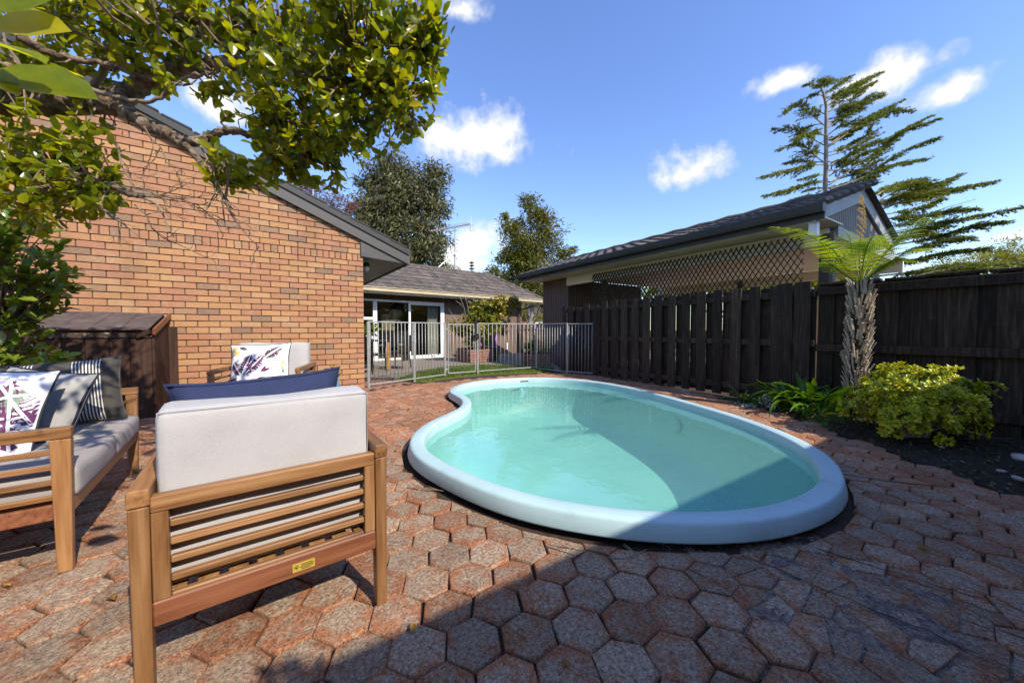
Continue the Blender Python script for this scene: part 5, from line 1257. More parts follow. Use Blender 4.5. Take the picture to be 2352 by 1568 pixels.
# boughs above the frame, whose leaves dapple the sofa
cluster(Vector((-.95, .45, 2.05)), (.35, .35, .2), 16); cluster(Vector((-1.25, .35, 2.2)), (.4, .35, .25), 22); cluster(Vector((-1.65, 1.2, 2.3)), (.35, .35, .25), 18)
for (c, rad, n) in (((-.85, .65, 2.35), (.5, .45, .25), 24), ((-1.3, .95, 2.45), (.4, .4, .3), 20), ((-1.6, .2, 2.4), (.5, .5, .3), 22), ((-.45, 1.0, 2.75), (.35, .4, .2), 12)): cluster(Vector(c), rad, n)
twm.build('twigs', MT['twig'], TREE, kind='stuff')
LP, LD, LN, LS = map(np.array, (LP, LD, LN, LS))
# the few leaves close to the lens
CLOSE = [(at(-30, 165, .55), (1., .25, -.10), (.1, -.8, .5), .13), (at(-20, 60, .58), (1, .2, .15), (.3, -.9, .3), .10), (at(130, 158, .62), (.9, .3, -.15), (.1, -.3, .9), .035), (at(-30, 95, .52), (.9, .1, -.25), (.2, -.4, .9), .075), (at(-40, 20, .56), (.8, .2, .4), (.3, -.9, .2), .09), (at(-25, 150, .54), (.5, .1, -.6), (.5, -.8, .2), .05)]
vis = np.argsort(np.linalg.norm(LP - np.array([0, 0, 1.]), axis=1) + 9 * ((np.abs(LP[:, 0] / LP[:, 1]) > 1.45) | (LP[:, 2] - 1 > .97 * LP[:, 1])))
nobj = 300 - len(CLOSE)
lm = M().add(LEAF_V, LEAF_F).mesh('leaf', MT['leaf'], True)
def leafobj(P, D_, N_, s, parent, me):
    y = Vector(D_).normalized(); x = y.cross(Vector(N_)).normalized(); z = x.cross(y)
    o = put('leaf', me, parent); o.matrix_local = Matrix.Translation(Vector(P) - parent.location) @ Matrix((x, y, z)).transposed().to_4x4() @ Matrix.Scale(s, 4); return o
for (P, D_, N_, s) in CLOSE: leafobj(P, D_, N_, s, TREE, lm)
for i in vis[:nobj]: leafobj(LP[i], LD[i], LN[i], LS[i], TREE, lm)
i = vis[nobj:]; V, F = scatter(LEAF_V, LEAF_F, LP[i] - np.array(TO), LD[i], LN[i], LS[i]); put('leaf', nmesh('leaf', V, F, MT['leaf'], True, 3), TREE, kind='stuff')

# ------------------------------------------------------------------ shrub on the left, in front of the shed
SB = Vector((-3.95, 2.75, 0)); SHR = thing('leafy_shrub', 'bright green pointed leaved shrub between the sofa and the dark shed', 'shrub', SB)
LP, LD, LN, LS = [], [], [], []; tm_ = M()
for (px, py, Y, rx, ry, rd, n) in ((0, 540, 2.75, 100, 50, .3, 26), (40, 610, 2.8, 95, 60, .3, 34), (20, 690, 2.8, 100, 60, .3, 36), (10, 780, 2.75, 80, 70, .3, 30), (100, 655, 2.8, 45, 30, .2, 9), (105, 830, 2.6, 40, 26, .15, 8), (0, 850, 2.6, 50, 40, .2, 10), (60, 500, 2.8, 60, 25, .2, 8), (-100, 650, 2.7, 80, 180, .3, 20)):
    for _ in range(n):
        tip = ell(at(px, py, Y), (rx / FPX * Y, rd, ry / FPX * Y)); root = SB + Vector((R.gauss(0, .05), R.gauss(0, .05), max(.3, tip.z * .72)))
        tm_.tube([a - SB for a in (root, root.lerp(tip, .6) + Vector((0, 0, .05)), tip)], [.006, .004, .002], 4, False)
        whorl(tip, (tip - root).normalized() + Vector((.2, -.1, .5)), R.randint(6, 10), .105)
LP, LD, LN, LS = map(np.array, (LP, LD, LN, LS))
tm_.tube([(0, 0, 0), (.02, .02, .7), (-.02, 0, 1.5)], [.04, .03, .015], 8); tm_.build('stem', MT['twig'], SHR, True)
cv = [(x * .78, y, z) for (x, y, z) in LEAF_V]; cm = M().add(cv, LEAF_F).mesh('leaf', MT['camellia'], True)
vis = np.argsort(np.linalg.norm(LP - np.array([0, 0, 1.]), axis=1) + 9 * (np.abs(LP[:, 0] / LP[:, 1]) > 1.44))
for i in vis[:300]: leafobj(LP[i], LD[i], LN[i], LS[i], SHR, cm)
i = vis[300:]; V, F = scatter(cv, LEAF_F, LP[i] - np.array(SB), LD[i], LN[i], LS[i]); put('leaf', nmesh('leaf', V, F, MT['camellia'], True, 3), SHR, kind='stuff')

# ------------------------------------------------------------------ far trees
def far_tree(name, label, base_px, Y, clus, leaf, n, mat, trunk_r, seed=0, droop=0., tmpl=(THIN_V, THIN_F), trunk_pts=None, bark='bark', group='trees beyond the houses', wid=1., lump=.30):
    rg = np.random.default_rng(seed); b = at(base_px, 760, Y); b.z = -.1
    T = thing(name, label, 'tree', b, 0, group); Bv = np.array(b); Ps, Ds = [], []; tot = sum(c[2] * c[3] for c in clus); tm = M()
    top = b + Vector((0, 0, 1.))
    for (px, py, rx, ry) in clus:
        c = at(px, py, Y); kx = Y / FPX; rad = np.array([rx * kx, max(rx, ry) * kx * .8, ry * kx]); m_ = int(n * rx * ry / tot); nl = max(4, m_ // 34)
        d = unit(rg.normal(0, 1, (nl, 3))); lump_c = np.array(c) + d * rad * rg.random((nl, 1)) ** .45
        idx = rg.integers(0, nl, m_); sc_ = (rx + ry) * .5 * kx * lump
        off = rg.normal(0, 1, (m_, 3)) * sc_ * np.array([.62, .62, .45]); Ps.append(lump_c[idx] + off)
        Ds.append(unit(unit(off) + rg.normal(0, .5, (m_, 3)) + np.array([0, 0, -droop])))
        h = min(c.z - .2, max(b.z + 1.2, c.z * .45)); st = Vector((b.x, b.y, h))
        tm.tube(knobby(spline([st - b, st.lerp(c, .5) + Vector((0, 0, -.06 * c.z)) - b, c - b], 4), trunk_r * .55, trunk_r * .16, .02)[0], [trunk_r * .5 * (1 - k / 11) for k in range(9)], 6, False)
        for q in range(0, nl, 3): tm.tube([c - b, Vector(lump_c[q]) - b], [trunk_r * .14, trunk_r * .05], 4, False); 
    Ps = np.concatenate(Ps); Ds = np.concatenate(Ds)
    V, F = scatter(tmpl[0], tmpl[1], Ps - Bv, Ds, rg.normal(0, 1, Ps.shape) + np.array([0, 0, .8]), leaf * rg.uniform(.6, 1.3, len(Ps)), leaf * wid * rg.uniform(.7, 1.3, len(Ps)))
    put('crown', nmesh('crown', V, F, MT[mat], k=3), T)
    zt = max(at(c[0], c[1], Y).z for c in clus)
    tp = trunk_pts or [(0, 0, -.1), (.1, 0, zt * .3), (-.1, 0, zt * .6), (.05, 0, zt * .9)]
    q, r = knobby(spline(tp, 5), trunk_r, trunk_r * .2, .02); tm.tube(q, r, 9); tm.build('trunk', MT[bark], T, True); return T
far_tree('eucalyptus_tree', 'tall grey green eucalyptus standing behind the far roof', 905, 27, [(893, 385, 52, 48), (850, 420, 30, 30), (868, 470, 60, 44), (950, 430, 62, 50), (1003, 405, 34, 34), (1000, 470, 36, 40), (900, 545, 92, 60), (985, 545, 48, 62), (960, 595, 60, 30), (838, 500, 40, 40), (915, 470, 60, 60)], .40, 24000, 'euc', .28, 1, .75, wid=.9)
far_tree('broadleaf_tree', 'airy dark green broadleaf tree with a pale trunk between the two roofs', 1217, 21, [(1218, 470, 22, 26), (1235, 500, 38, 28), (1180, 525, 34, 26), (1163, 500, 14, 10), (1255, 535, 42, 40), (1205, 560, 52, 40), (1232, 600, 56, 40), (1185, 600, 44, 40), (1290, 585, 28, 18), (1315, 572, 12, 12), (1165, 590, 20, 14), (1225, 660, 46, 40), (1200, 640, 44, 28), (1245, 690, 24, 30)], .24, 17000, 'oak', .16, 2, .15, trunk_pts=[(0, 0, -.1), (-.1, 0, 1.2), (.15, 0, 2.2), (0, 0, 4), (.05, 0, 6.5)], bark='cedarbark')
far_tree('bronze_tree', 'thin bronze leaved tree half hidden by the black roof verge', 725, 17, [(715, 440, 40, 32), (760, 462, 34, 26), (690, 425, 24, 18), (800, 478, 30, 18)], .13, 3400, 'bronze', .08, 3, .3)
far_tree('garden_tree', 'low rounded dark tree showing beside the hip of the far roof', 1130, 32, [(1128, 628, 26, 18), (1155, 640, 24, 18)], .3, 1500, 'oak', .14, 4, .1)
far_tree('garden_tree', 'small dark tree top just above the far ridge below the aerial', 1030, 34, [(1032, 612, 22, 8), (1000, 612, 14, 8)], .25, 500, 'oak', .12, 5, .1)
far_tree('yellow_green_tree', 'sunlit yellow green tree above the dark fence at the far right', 2260, 19, [(2230, 610, 70, 34), (2310, 590, 60, 36), (2360, 600, 60, 50), (2180, 630, 50, 16), (2280, 640, 90, 24)], .2, 6500, 'yellowtree', .13, 6, .0)
far_tree('yellow_green_tree', 'sunlit yellow green tree seen under the carport roof through the trellis', 1700, 19, [(1600, 660, 60, 30), (1680, 655, 60, 34), (1770, 655, 60, 34), (1850, 648, 50, 34), (1520, 664, 50, 26), (1930, 645, 50, 30)], .3, 9000, 'yellowtree', .13, 7, .0)
far_tree('yellow_green_tree', 'sunlit bushy tree behind the distant brick house past the dark gate', 1225, 26, [(1240, 690, 30, 26), (1200, 715, 24, 18), (1230, 730, 26, 12)], .22, 1300, 'yellowtree', .12, 8, .0)
# conifers far behind the roof
def conifer(label, px, Y, top_py, wpx, seed):
    rg = np.random.default_rng(seed); b = at(px, 760, Y); b.z = -.1; tp = at(px, top_py, Y); h = tp.z - b.z; T = thing('conifer_tree', label, 'tree', b, 0, 'trees beyond the houses')
    M().tube([(0, 0, 0), (0, 0, h)], [.16, .02], 7).build('trunk', MT['bark'], T); Ps, Ds = [], []
    for k in range(15):
        z = h * (.45 + .54 * k / 14); r_ = wpx / FPX * Y * (1 - k / 15.5) * rg.uniform(.8, 1.1)
        for a in np.arange(0, 6.28, 6.28 / 7) + rg.random() * 3:
            for s_ in np.linspace(.1, 1, 9):
                for _ in range(3): Ps.append((math.cos(a) * r_ * s_, math.sin(a) * r_ * s_, z + .12 * r_ * s_ ** 2)); Ds.append((math.cos(a) + rg.normal(0, .7), math.sin(a) + rg.normal(0, .7), rg.normal(.2, .3)))
    V, F = scatter(THIN_V, THIN_F, np.array(Ps), np.array(Ds), rg.normal(0, 1, (len(Ps), 3)) + [0, 0, 1], np.full(len(Ps), wpx / FPX * Y * .36)); put('crown', nmesh('crown', V, F, MT['pine'], k=3), T)
conifer('slender tiered pine standing against the eucalyptus', 1010, 30, 540, 20, 1); conifer('tiny pointed conifer top above the far ridge', 1084, 38, 602, 13, 2)

# ------------------------------------------------------------------ wind swept cedars
def cq(x, y): return (1568 + x * .336, 122.5 + y * .336)
def cedar(label, base, Y, trunkpts, brs, seed, tilt=0., dens=1.):
    rr = random.Random(seed); rg = np.random.default_rng(seed); b = at(base, 760, Y); b.z = -.1
    T = thing('cedar_tree', label, 'tree', b, 0, 'wind swept cedars'); tm = M(); Ps, Ds, Ss = [], [], []
    if trunkpts:
        q = spline([Vector((0, 0, 0))] + [at(*cq(*p), Y) - b for p in trunkpts], 6); p, r = knobby(q, .095, .022, .006); tm.tube(p, r, 9)
    bm = M()
    for br in brs:
        dep = rr.uniform(-1.6, 1.6); n = len(br)
        q = spline([at(*cq(*p), Y + dep * (i / (n - 1)) ** 1.1) for i, p in enumerate(br)], 9); L = sum((q[i + 1] - q[i]).length for i in range(len(q) - 1)); r0 = .016 + .008 * L / 3
        bm.tube([a - b for a in q], [r0 * (1 - .85 * i / (len(q) - 1)) for i in range(len(q))], 5, False)
        ns = int(L / .045 * dens)
        for k in range(ns):
            f = .16 + .84 * (k + rr.random()) / ns; i = min(int(f * (len(q) - 1)), len(q) - 2); p = q[i].lerp(q[i + 1], f * (len(q) - 1) - i); d = (q[i + 1] - q[i]).normalized()
            side = d.cross(Vector((0, 0, 1))).normalized() * rr.choice((-1, 1)); bl = (.60 * (1 - f) ** .8 + .10) * rr.uniform(.45, 1.25) * min(1, L / 1.8)
            if f < .22 and rr.random() < .4: continue
            e = d * .75 + side * rr.uniform(.1, .8) + Vector((0, 0, rr.uniform(-.30, .16))); e.normalize()
            if rr.random() < .35: bm.tube([p - b, p + e * bl - b], [.006, .003], 3, False)
            for s_ in np.arange(.12, 1.01, .052 / max(bl, .1)):
                w_ = p + e * bl * s_ + Vector((0, 0, -.10 * s_ * s_ * bl)); 
                for _ in range(5): Ps.append((w_.x + rr.gauss(0, .012), w_.y + rr.gauss(0, .012), w_.z + rr.gauss(0, .010))); Ds.append((e.x + rr.gauss(0, .7), e.y + rr.gauss(0, .7), e.z + rr.gauss(-.12, .42))); Ss.append(rr.uniform(.05, .11))
    bm.build('branches', MT['cedarbark'], T, True, kind='stuff')
    Ps = np.array(Ps) - np.array(b); V, F = scatter([(x * 1.25, y, z) for (x, y, z) in THIN_V], THIN_F, Ps, np.array(Ds), rg.normal(0, .6, Ps.shape) + [0, 0, 1], np.array(Ss)); put('crown', nmesh('crown', V, F, MT['cedar'], k=3), T)
    tm.build('trunk', MT['cedarbark'], T, True, kind='stuff') if trunkpts is None else tm.build('trunk', MT['cedarbark'], T, True)
cedar('tall sparse cedar with swept branches rising behind the carport roof', 1895, 13, [(975, 1250), (975, 960), (980, 700), (980, 500), (978, 350), (952, 240), (958, 165)], [
 [(965, 490), (880, 420), (780, 350), (690, 410)], [(970, 630), (860, 570), (750, 515), (620, 515)], [(965, 745), (880, 680), (800, 615), (640, 660)], [(965, 760), (850, 770), (700, 800), (525, 850)], [(960, 880), (850, 890), (720, 930), (560, 975)], [(950, 960), (850, 975), (730, 1010)], [(960, 480), (860, 500), (800, 540)], [(960, 745), (800, 735), (690, 750)], [(950, 235), (880, 205), (820, 225)], [(975, 420), (900, 380), (830, 390)], [(972, 560), (900, 540), (830, 560), (760, 585)], [(968, 690), (900, 670), (840, 690)], [(965, 830), (880, 840), (800, 860)], [(965, 920), (900, 925), (820, 945)], [(955, 290), (910, 275), (870, 290)], [(985, 330), (1040, 290), (1100, 240)], [(990, 470), (1060, 450), (1150, 400), (1230, 380)], [(990, 590), (1060, 570), (1140, 560)], [(992, 680), (1080, 650), (1180, 600), (1290, 540)], [(995, 740), (1080, 740), (1180, 760)], [(1000, 840), (1120, 760), (1220, 690), (1330, 650)], [(1000, 920), (1100, 900), (1240, 890)], [(970, 300), (1010, 250), (1080, 200), (1130, 165)], [(940, 240), (965, 205), (955, 170)],
 [(985, 360), (1080, 280), (1180, 210), (1370, 125)], [(985, 500), (1090, 400), (1200, 260), (1310, 200)], [(990, 510), (1100, 430), (1250, 310), (1380, 290)], [(990, 630), (1150, 520), (1300, 420), (1510, 320)], [(995, 640), (1200, 500), (1380, 400), (1580, 395)], [(995, 770), (1150, 690), (1300, 610), (1480, 590)], [(1000, 880), (1250, 780), (1450, 560), (1700, 425)], [(1000, 900), (1300, 690), (1500, 540), (1750, 450)], [(1010, 930), (1250, 840), (1420, 720), (1600, 630), (1750, 580)], [(1020, 950), (1250, 830), (1450, 760), (1680, 720)], [(1000, 700), (1150, 650), (1270, 570), (1280, 520)], [(985, 430), (1060, 330), (1150, 250), (1260, 180)], [(990, 560), (1080, 500), (1230, 450), (1400, 430)], [(990, 800), (1100, 800), (1250, 850), (1330, 840)], [(985, 400), (1080, 370), (1200, 350), (1330, 310)]], 1)
cedar('lower spreading cedar reaching to the right behind the tree fern', 2040, 10.5, [(1300, 1300), (1290, 1000)], [
 [(1280, 1000), (1450, 900), (1650, 860)], [(1300, 1050), (1500, 960), (1700, 920), (1890, 830)], [(1320, 1080), (1600, 980), (1850, 930), (2150, 875)], [(1330, 1110), (1600, 1060), (1760, 1000)], [(1350, 1250), (1600, 1200), (1900, 1130), (2330, 1050)], [(1400, 1400), (1600, 1330), (1850, 1270), (1950, 1260)], [(1350, 1520), (1600, 1490), (1900, 1440), (2330, 1440)], [(1350, 1560), (1700, 1520), (2000, 1500)], [(1350, 1300), (1600, 1230), (1800, 1260)], [(1330, 1150), (1480, 1120), (1700, 1100)], [(1320, 1060), (1420, 1000), (1560, 960), (1680, 950)], [(1380, 1440), (1500, 1420), (1700, 1400)], [(1340, 1200), (1550, 1150), (1800, 1080), (2000, 1060)], [(1400, 1320), (1700, 1260), (2000, 1180), (2200, 1150)], [(1300, 1030), (1480, 930), (1600, 900), (1760, 880)], [(1500, 1540), (1800, 1480), (2100, 1470), (2300, 1500)], [(1450, 1440), (1700, 1380), (1900, 1350), (2080, 1330)]], 2, dens=1.6)

# ------------------------------------------------------------------ small yellowing tree in the planter by the front door
far_tree('yellowing_tree', 'small yellowing tree with bare twigs in the planter by the purple door', 1092, 11.4, [(1150, 705, 34, 20), (1175, 690, 20, 14), (1100, 722, 40, 26), (1062, 752, 28, 14), (1110, 752, 46, 26), (1140, 738, 36, 26), (1040, 745, 12, 8), (1120, 700, 22, 14)], .12, 2600, 'citrus', .055, 9, .9, (LEAF_V, LEAF_F), group='garden trees', lump=.34)
YT = [o for o in bpy.data.objects if o.name.startswith('yellowing_tree')][0]
m = M()
for (a, b_) in (((1075, 745), (1050, 665)), ((1078, 740), (1066, 672)), ((1078, 735), (1090, 650)), ((1062, 705), (1046, 690)), ((1060, 760), (1030, 710)), ((1062, 700), (1075, 668)), ((1055, 760), (1020, 720))):
    m.tube([at(*a, 11.3) - YT.location, at((a[0] + b_[0]) / 2 + 3, (a[1] + b_[1]) / 2, 11.25) - YT.location, at(*b_, 11.2) - YT.location], [.012, .008, .004], 5)
m.build('bare_twigs', MT['cedarbark'], YT, True)

# ------------------------------------------------------------------ tree fern
FB_ = Vector((3.90, 4.03, 0)); FT = thing('tree_fern', 'tree fern with a shaggy trunk of cut frond stubs and arching green fronds', 'tree fern', FB_)
M().tube([(0, 0, -.03), (.0, 0, .3), (.02, 0, .8), (.015, 0, 1.25), (.02, 0, 1.55)], [.060, .062, .078, .076, .05], 14).build('trunk', MT['ferntrunk'], FT, True)
stm = []
for k in range(4):
    m = M(); l = .115 + .016 * k
    m.add([(-.010, -.006, 0), (.010, -.006, 0), (.010, .006, 0), (-.010, .006, 0), (-.009, .008, l * .55), (.009, .008, l * .55), (.008, .018, l * .55), (-.008, .018, l * .55), (-.008, .026, l), (.008, .026, l), (.007, .034, l - .004), (-.007, .034, l - .004)], [(0, 1, 5, 4), (1, 2, 6, 5), (2, 3, 7, 6), (3, 0, 4, 7), (4, 5, 9, 8), (5, 6, 10, 9), (6, 7, 11, 10), (7, 4, 8, 11), (8, 9, 10, 11)]); stm.append(m.mesh('frond_stub', MT['stub']))
for k in range(300):
    z = .06 + 1.42 * (k / 300); a = k * 2.39996 + R.gauss(0, .12); rad = .062 + .020 * math.sin(z * 2.0) + R.uniform(-.004, .008)
    o = put('frond_stub', stm[k % 4], FT); sc_ = R.uniform(.75, 1.2) * (1.0 if z > .15 else .8)
    o.matrix_local = Matrix.Translation((.015 * z + math.cos(a) * rad, math.sin(a) * rad, z)) @ Matrix.Rotation(a - math.pi / 2, 4, 'Z') @ Matrix.Rotation(-R.uniform(.0, .20), 4, 'X') @ Matrix.Rotation(R.gauss(0, .14), 4, 'Y') @ Matrix.Scale(sc_, 4)
crown = FB_ + Vector((.02, 0, 1.5))
PIN_V = []; PIN_F = []
for k in range(11):
    y0 = k / 11; w_ = .26 * (1 - .7 * y0) * (1 if k else .7)
    for s_ in (-1, 1):
        i0 = len(PIN_V); PIN_V += [(0, y0, -.10 * y0 * y0), (s_ * w_, y0 + .075, .01 - .12 * y0 * y0), (0, y0 + .10, -.10 * (y0 + .09) ** 2)]; PIN_F.append((i0, i0 + 1, i0 + 2) if s_ > 0 else (i0, i0 + 2, i0 + 1))
def frond(pts, Lm, mat, n=20, start=.16, curl=0., nrm=None):
    q = spline(pts, 10); N = len(q); m = M(); m.tube([a - FB_ for a in q], [.009 * (1 - .8 * i / (N - 1)) for i in range(N)], 6, False)
    f = put('frond', m.mesh('frond', MT['fern'] if mat == 'fern' else MT['deadfern'], True), FT); Ps, Ds, Ns, Ss = [], [], [], []
    for k in range(n):
        t_ = start + (1 - start) * (k + .5) / n; i = min(int(t_ * (N - 1)), N - 2); p = q[i].lerp(q[i + 1], t_ * (N - 1) - i); d = (q[i + 1] - q[i]).normalized()
        up = nrm or Vector((0, 0, 1)); sd = d.cross(up).normalized(); u2 = sd.cross(d)
        u = (t_ - start) / (1 - start); ln = Lm * (min(1, .45 + 1.6 * u)) * (1 - u) ** .55 * R.uniform(.88, 1.08) + .015
        for s_ in (-1, 1):
            Ps.append(tuple(p - FB_)); dd = sd * s_ + d * .42 + Vector((0, 0, -.10 - curl * R.random())); Ds.append(tuple(dd)); Ns.append(tuple(u2 + Vector((R.gauss(0, .15), R.gauss(0, .15), 0)))); Ss.append(ln)
    V, F = scatter(PIN_V, PIN_F, np.array(Ps), np.array(Ds), np.array(Ns), np.array(Ss), np.array(Ss) * .42 + .045); put('leaflets', nmesh('leaflets', V, F, MT[mat], k=3), f, kind='stuff')
c0 = crown
def fp(px, py, Y): return at(px, py, Y)
for (pts, L_) in (([c0, fp(1925, 598, 3.95), fp(1878, 552, 3.85), fp(1830, 530, 3.75), fp(1768, 521, 3.65)], .19), ([c0, fp(1940, 610, 3.85), fp(1915, 575, 3.7), fp(1885, 555, 3.5), fp(1860, 560, 3.3)], .20), ([c0, fp(1962, 590, 4.15), fp(1952, 545, 4.3), fp(1935, 528, 4.6)], .2), ([c0, fp(1985, 590, 3.85), fp(2000, 550, 3.7), fp(2015, 540, 3.4)], .22), ([c0, fp(2020, 600, 4.0), fp(2062, 552, 3.95), fp(2120, 512, 3.9), fp(2178, 492, 3.8)], .22), ([c0, fp(2020, 592, 4.15), fp(2080, 530, 4.35), fp(2150, 485, 4.6), fp(2240, 458, 4.9)], .24), ([c0, fp(2000, 585, 4.3), fp(2040, 530, 4.7), fp(2075, 515, 5.1)], .2), ([c0, fp(2030, 612, 3.9), fp(2090, 575, 3.75), fp(2150, 570, 3.6)], .2), ([c0, fp(1928, 622, 3.9), fp(1898, 602, 3.8), fp(1878, 606, 3.7)], .15), ([c0, fp(2012, 622, 3.95), fp(2060, 595, 3.8), fp(2110, 600, 3.7)], .17)):
    frond(pts, L_, 'fern')
frond([c0, fp(1974, 570, 4.05), fp(1984, 505, 4.1), fp(1982, 462, 4.12), fp(1976, 448, 4.1)], .17, 'deadfern', 17, .25, .5, Vector((.5, -.85, .1)))

# ------------------------------------------------------------------ clipped succulent bush
JB = Vector((3.66, 3.22, 0)); JT = thing('succulent_bush', 'rounded bush of bright yellow green rosettes in the bed beside the fern', 'bush', JB)
def rosette(seed):
    rr = random.Random(seed); m = M()
    for k in range(9):
        a = k * 2.39996; el = .25 + .09 * k; l = .031 * rr.uniform(.8, 1.15); w_ = .019; d = Vector((math.cos(a) * math.cos(el), math.sin(a) * math.cos(el), math.sin(el))); s_ = Vector((-math.sin(a), math.cos(a), 0)); u = d.cross(s_) * -1
        b = d * .006; m.add([b, b + d * l * .5 - s_ * w_ * .5 + u * .004, b + d * l * .55 - u * .003, b + d * l * .5 + s_ * w_ * .5 + u * .004, b + d * l * .9 - s_ * w_ * .42 + u * .007, b + d * l + u * .006, b + d * l * .9 + s_ * w_ * .42 + u * .007], [(0, 2, 1), (0, 3, 2), (1, 2, 5, 4), (2, 3, 6, 5)])
    return m
RO = [rosette(k) for k in range(4)]; ROM = [m.mesh('rosette', MT['jade'], True) for m in RO]; brm = M(); rest = M()
k = 0
while k < 1300:
    d = Vector((R.gauss(0, 1), R.gauss(0, 1), R.gauss(.25, .85))).normalized()
    if d.z < -.72: continue
    lump_ = 1 + .26 * math.sin(d.x * 7 + 1) * math.sin(d.y * 6 + d.z * 5)
    rad = R.uniform(.70, 1.0) * lump_ if R.random() < .85 else R.uniform(.4, .7)
    p = Vector((d.x * .43 * rad, d.y * .42 * rad, .34 + d.z * .33 * rad))
    up = (d + Vector((0, 0, .55))).normalized(); rot = up.to_track_quat('Z', 'Y').to_matrix().to_4x4() @ Matrix.Rotation(R.uniform(0, 6), 4, 'Z'); mt = Matrix.Translation(p) @ rot @ Matrix.Scale(R.uniform(.8, 1.35), 4)
    toward = (p.y < .15 and (p.x * JB.x + p.y * JB.y) < .35)
    if k < 300: o = put('rosette', ROM[k % 4], JT); o.matrix_local = mt
    else: h = RO[k % 4]; rest.add([mt @ Vector(v) for v in h.v], h.f)
    if k % 7 == 0:
        j = Vector((p.x * .45, p.y * .45, .12 + p.z * .35)); brm.tube([Vector((R.gauss(0, .03), R.gauss(0, .03), .0)), j, p - up * .01], [.010, .007, .004], 5, False)
    k += 1
rest.build('rosette', MT['jade'], JT, True, kind='stuff'); brm.tube([(0, 0, -.03), (.02, 0, .2)], [.035, .03], 8); brm.build('branches', MT['stub'], JT, True, kind='stuff')

# ------------------------------------------------------------------ strappy plants, ground cover, stones
def strap(L, w_, bend, seed):
    m = M(); vs = []; n = 7
    for i in range(n + 1):
        t_ = i / n; a = 1.25 - bend * t_; 
        x = L * (t_ - .12 * bend * t_ * t_); z = L * (t_ * math.sin(1.2) - bend * .62 * t_ * t_); ww = w_ * math.sin(math.pi * min(1, .18 + .82 * t_)) ** .7 * (1 - .1 * t_)
        vs += [(x, -ww, z + .006), (x, 0, z), (x, ww, z + .006)]
    m.add(vs, [(3 * i + c, 3 * i + c + 1, 3 * i + c + 4, 3 * i + c + 3) for i in range(n) for c in (0, 1)]); return m.mesh('leaf', MT['clivia'], True)
STM = [strap(.24 + .05 * k, .017 + .002 * (k % 3), .5 + .22 * k, k) for k in range(5)]
def strappy(label, c, n, s):
    T = thing('strap_leaved_plant', label, 'plant', c, 0, 'strappy clumps at the bed edge')
    for k in range(n):
        o = put('leaf', STM[R.randrange(5)], T, (R.gauss(0, .05) * s, R.gauss(0, .05) * s, 0), (R.gauss(0, .12), R.uniform(-.45, .15), R.uniform(0, 6.28))); o.scale = (s * R.uniform(.8, 1.2),) * 3
strappy('clump of arching strap leaves just left of the fern trunk', (3.64, 4.22, .02), 56, 1.6)
strappy('clump of arching strap leaves farther left by the spaced fence boards', (3.42, 4.42, .02), 44, 1.35)
strappy('small strappy tuft at the very edge of the paving', (3.31, 4.02, .02), 14, .7)
strappy('low dark strappy tuft by the base of the board fence, left of the others', (3.17, 4.80, .02), 18, .8)
WP = thing('white_flower_plant', 'small plant with a puff of white flowers by the pebbles', 'plant', (3.27, 4.55, .0))
V, F = leafball((0, 0, .10), (.09, .09, .06), 160, .035, (QUAD_V, QUAD_F), seed=12); put('flowers', nmesh('flowers', V, F, MT['white'], k=3), WP, kind='stuff')
V, F = leafball((0, 0, .06), (.14, .14, .06), 120, .09, (THIN_V, THIN_F), seed=13); put('leaves', nmesh('leaves', V, F, MT['clivia'], k=3), WP, kind='stuff')
def pebble(seed):
    m = M().lathe([(0.0001, -.5), (.35, -.42), (.52, -.1), (.48, .25), (.25, .45), (0.0001, .5)], n=8); rr = random.Random(seed); m.v = [(x * rr.uniform(.85, 1.15), y * rr.uniform(.85, 1.15), z) for (x, y, z) in m.v]; return m.mesh('stone', MT['stone'], True)
PB = [pebble(k) for k in range(4)]
for k in range(26):
    o = put('pebble', PB[k % 4], None, (3.14 + R.gauss(0, .07), 4.70 + R.gauss(0, .10), .012)); o.scale = (R.uniform(.03, .055), R.uniform(.025, .04), R.uniform(.015, .028)); o.rotation_euler.z = R.uniform(0, 6)
    tag(o, 'small grey pebble at the paving edge below the spaced fence boards', 'pebble', 'pebbles at the bed edge')
for (x, y, s, lab) in ((3.84, 2.66, .16, 'large white stone lying in the dark bed at the right edge'), (3.30, 2.30, .07, 'pale stone on the bed edge nearest the viewer'), (3.36, 2.42, .05, 'small grey stone beside the pale bed edge stone'), (3.55, 2.92, .045, 'small pale stone under the clipped bush')):
    o = put('stone', PB[1], None, (x, y, .035)); o.scale = (s, s * .6, s * .4); o.rotation_euler.z = R.uniform(0, 3); tag(o, lab, 'stone')
MO = thing('moss_mound', 'mossy green mound at the foot of the tree fern', 'moss', (3.55, 3.86, .0))
m = M(); m.grid(lambda u, v: ((u - .5) * .62, (v - .5) * .34, .075 * max(0, 1 - (2 * u - 1) ** 2) * max(0, 1 - (2 * v - 1) ** 2) * (1 + .3 * math.sin(u * 19) * math.sin(v * 13)) - .01), 30, 18); m.build('mound', MT['moss'], MO, True)
V, F = leafball((0, 0, -.01), (.27, .15, .075), 900, .022, (QUAD_V, QUAD_F), seed=14, shell=.9); V[:, 2] = np.abs(V[:, 2]); put('fronds', nmesh('fronds', V, F, MT['moss'], k=3), MO, kind='stuff')
P = []
while len(P) < 2600:
    u, v = R.random() ** 1.4, R.random(); q = bedpt(u, v); P.append((q[0], q[1], q[2] + .004))
P = np.array(P); D_ = np.c_[NR.normal(0, 1, (len(P), 2)), np.abs(NR.normal(.1, .35, len(P)))]
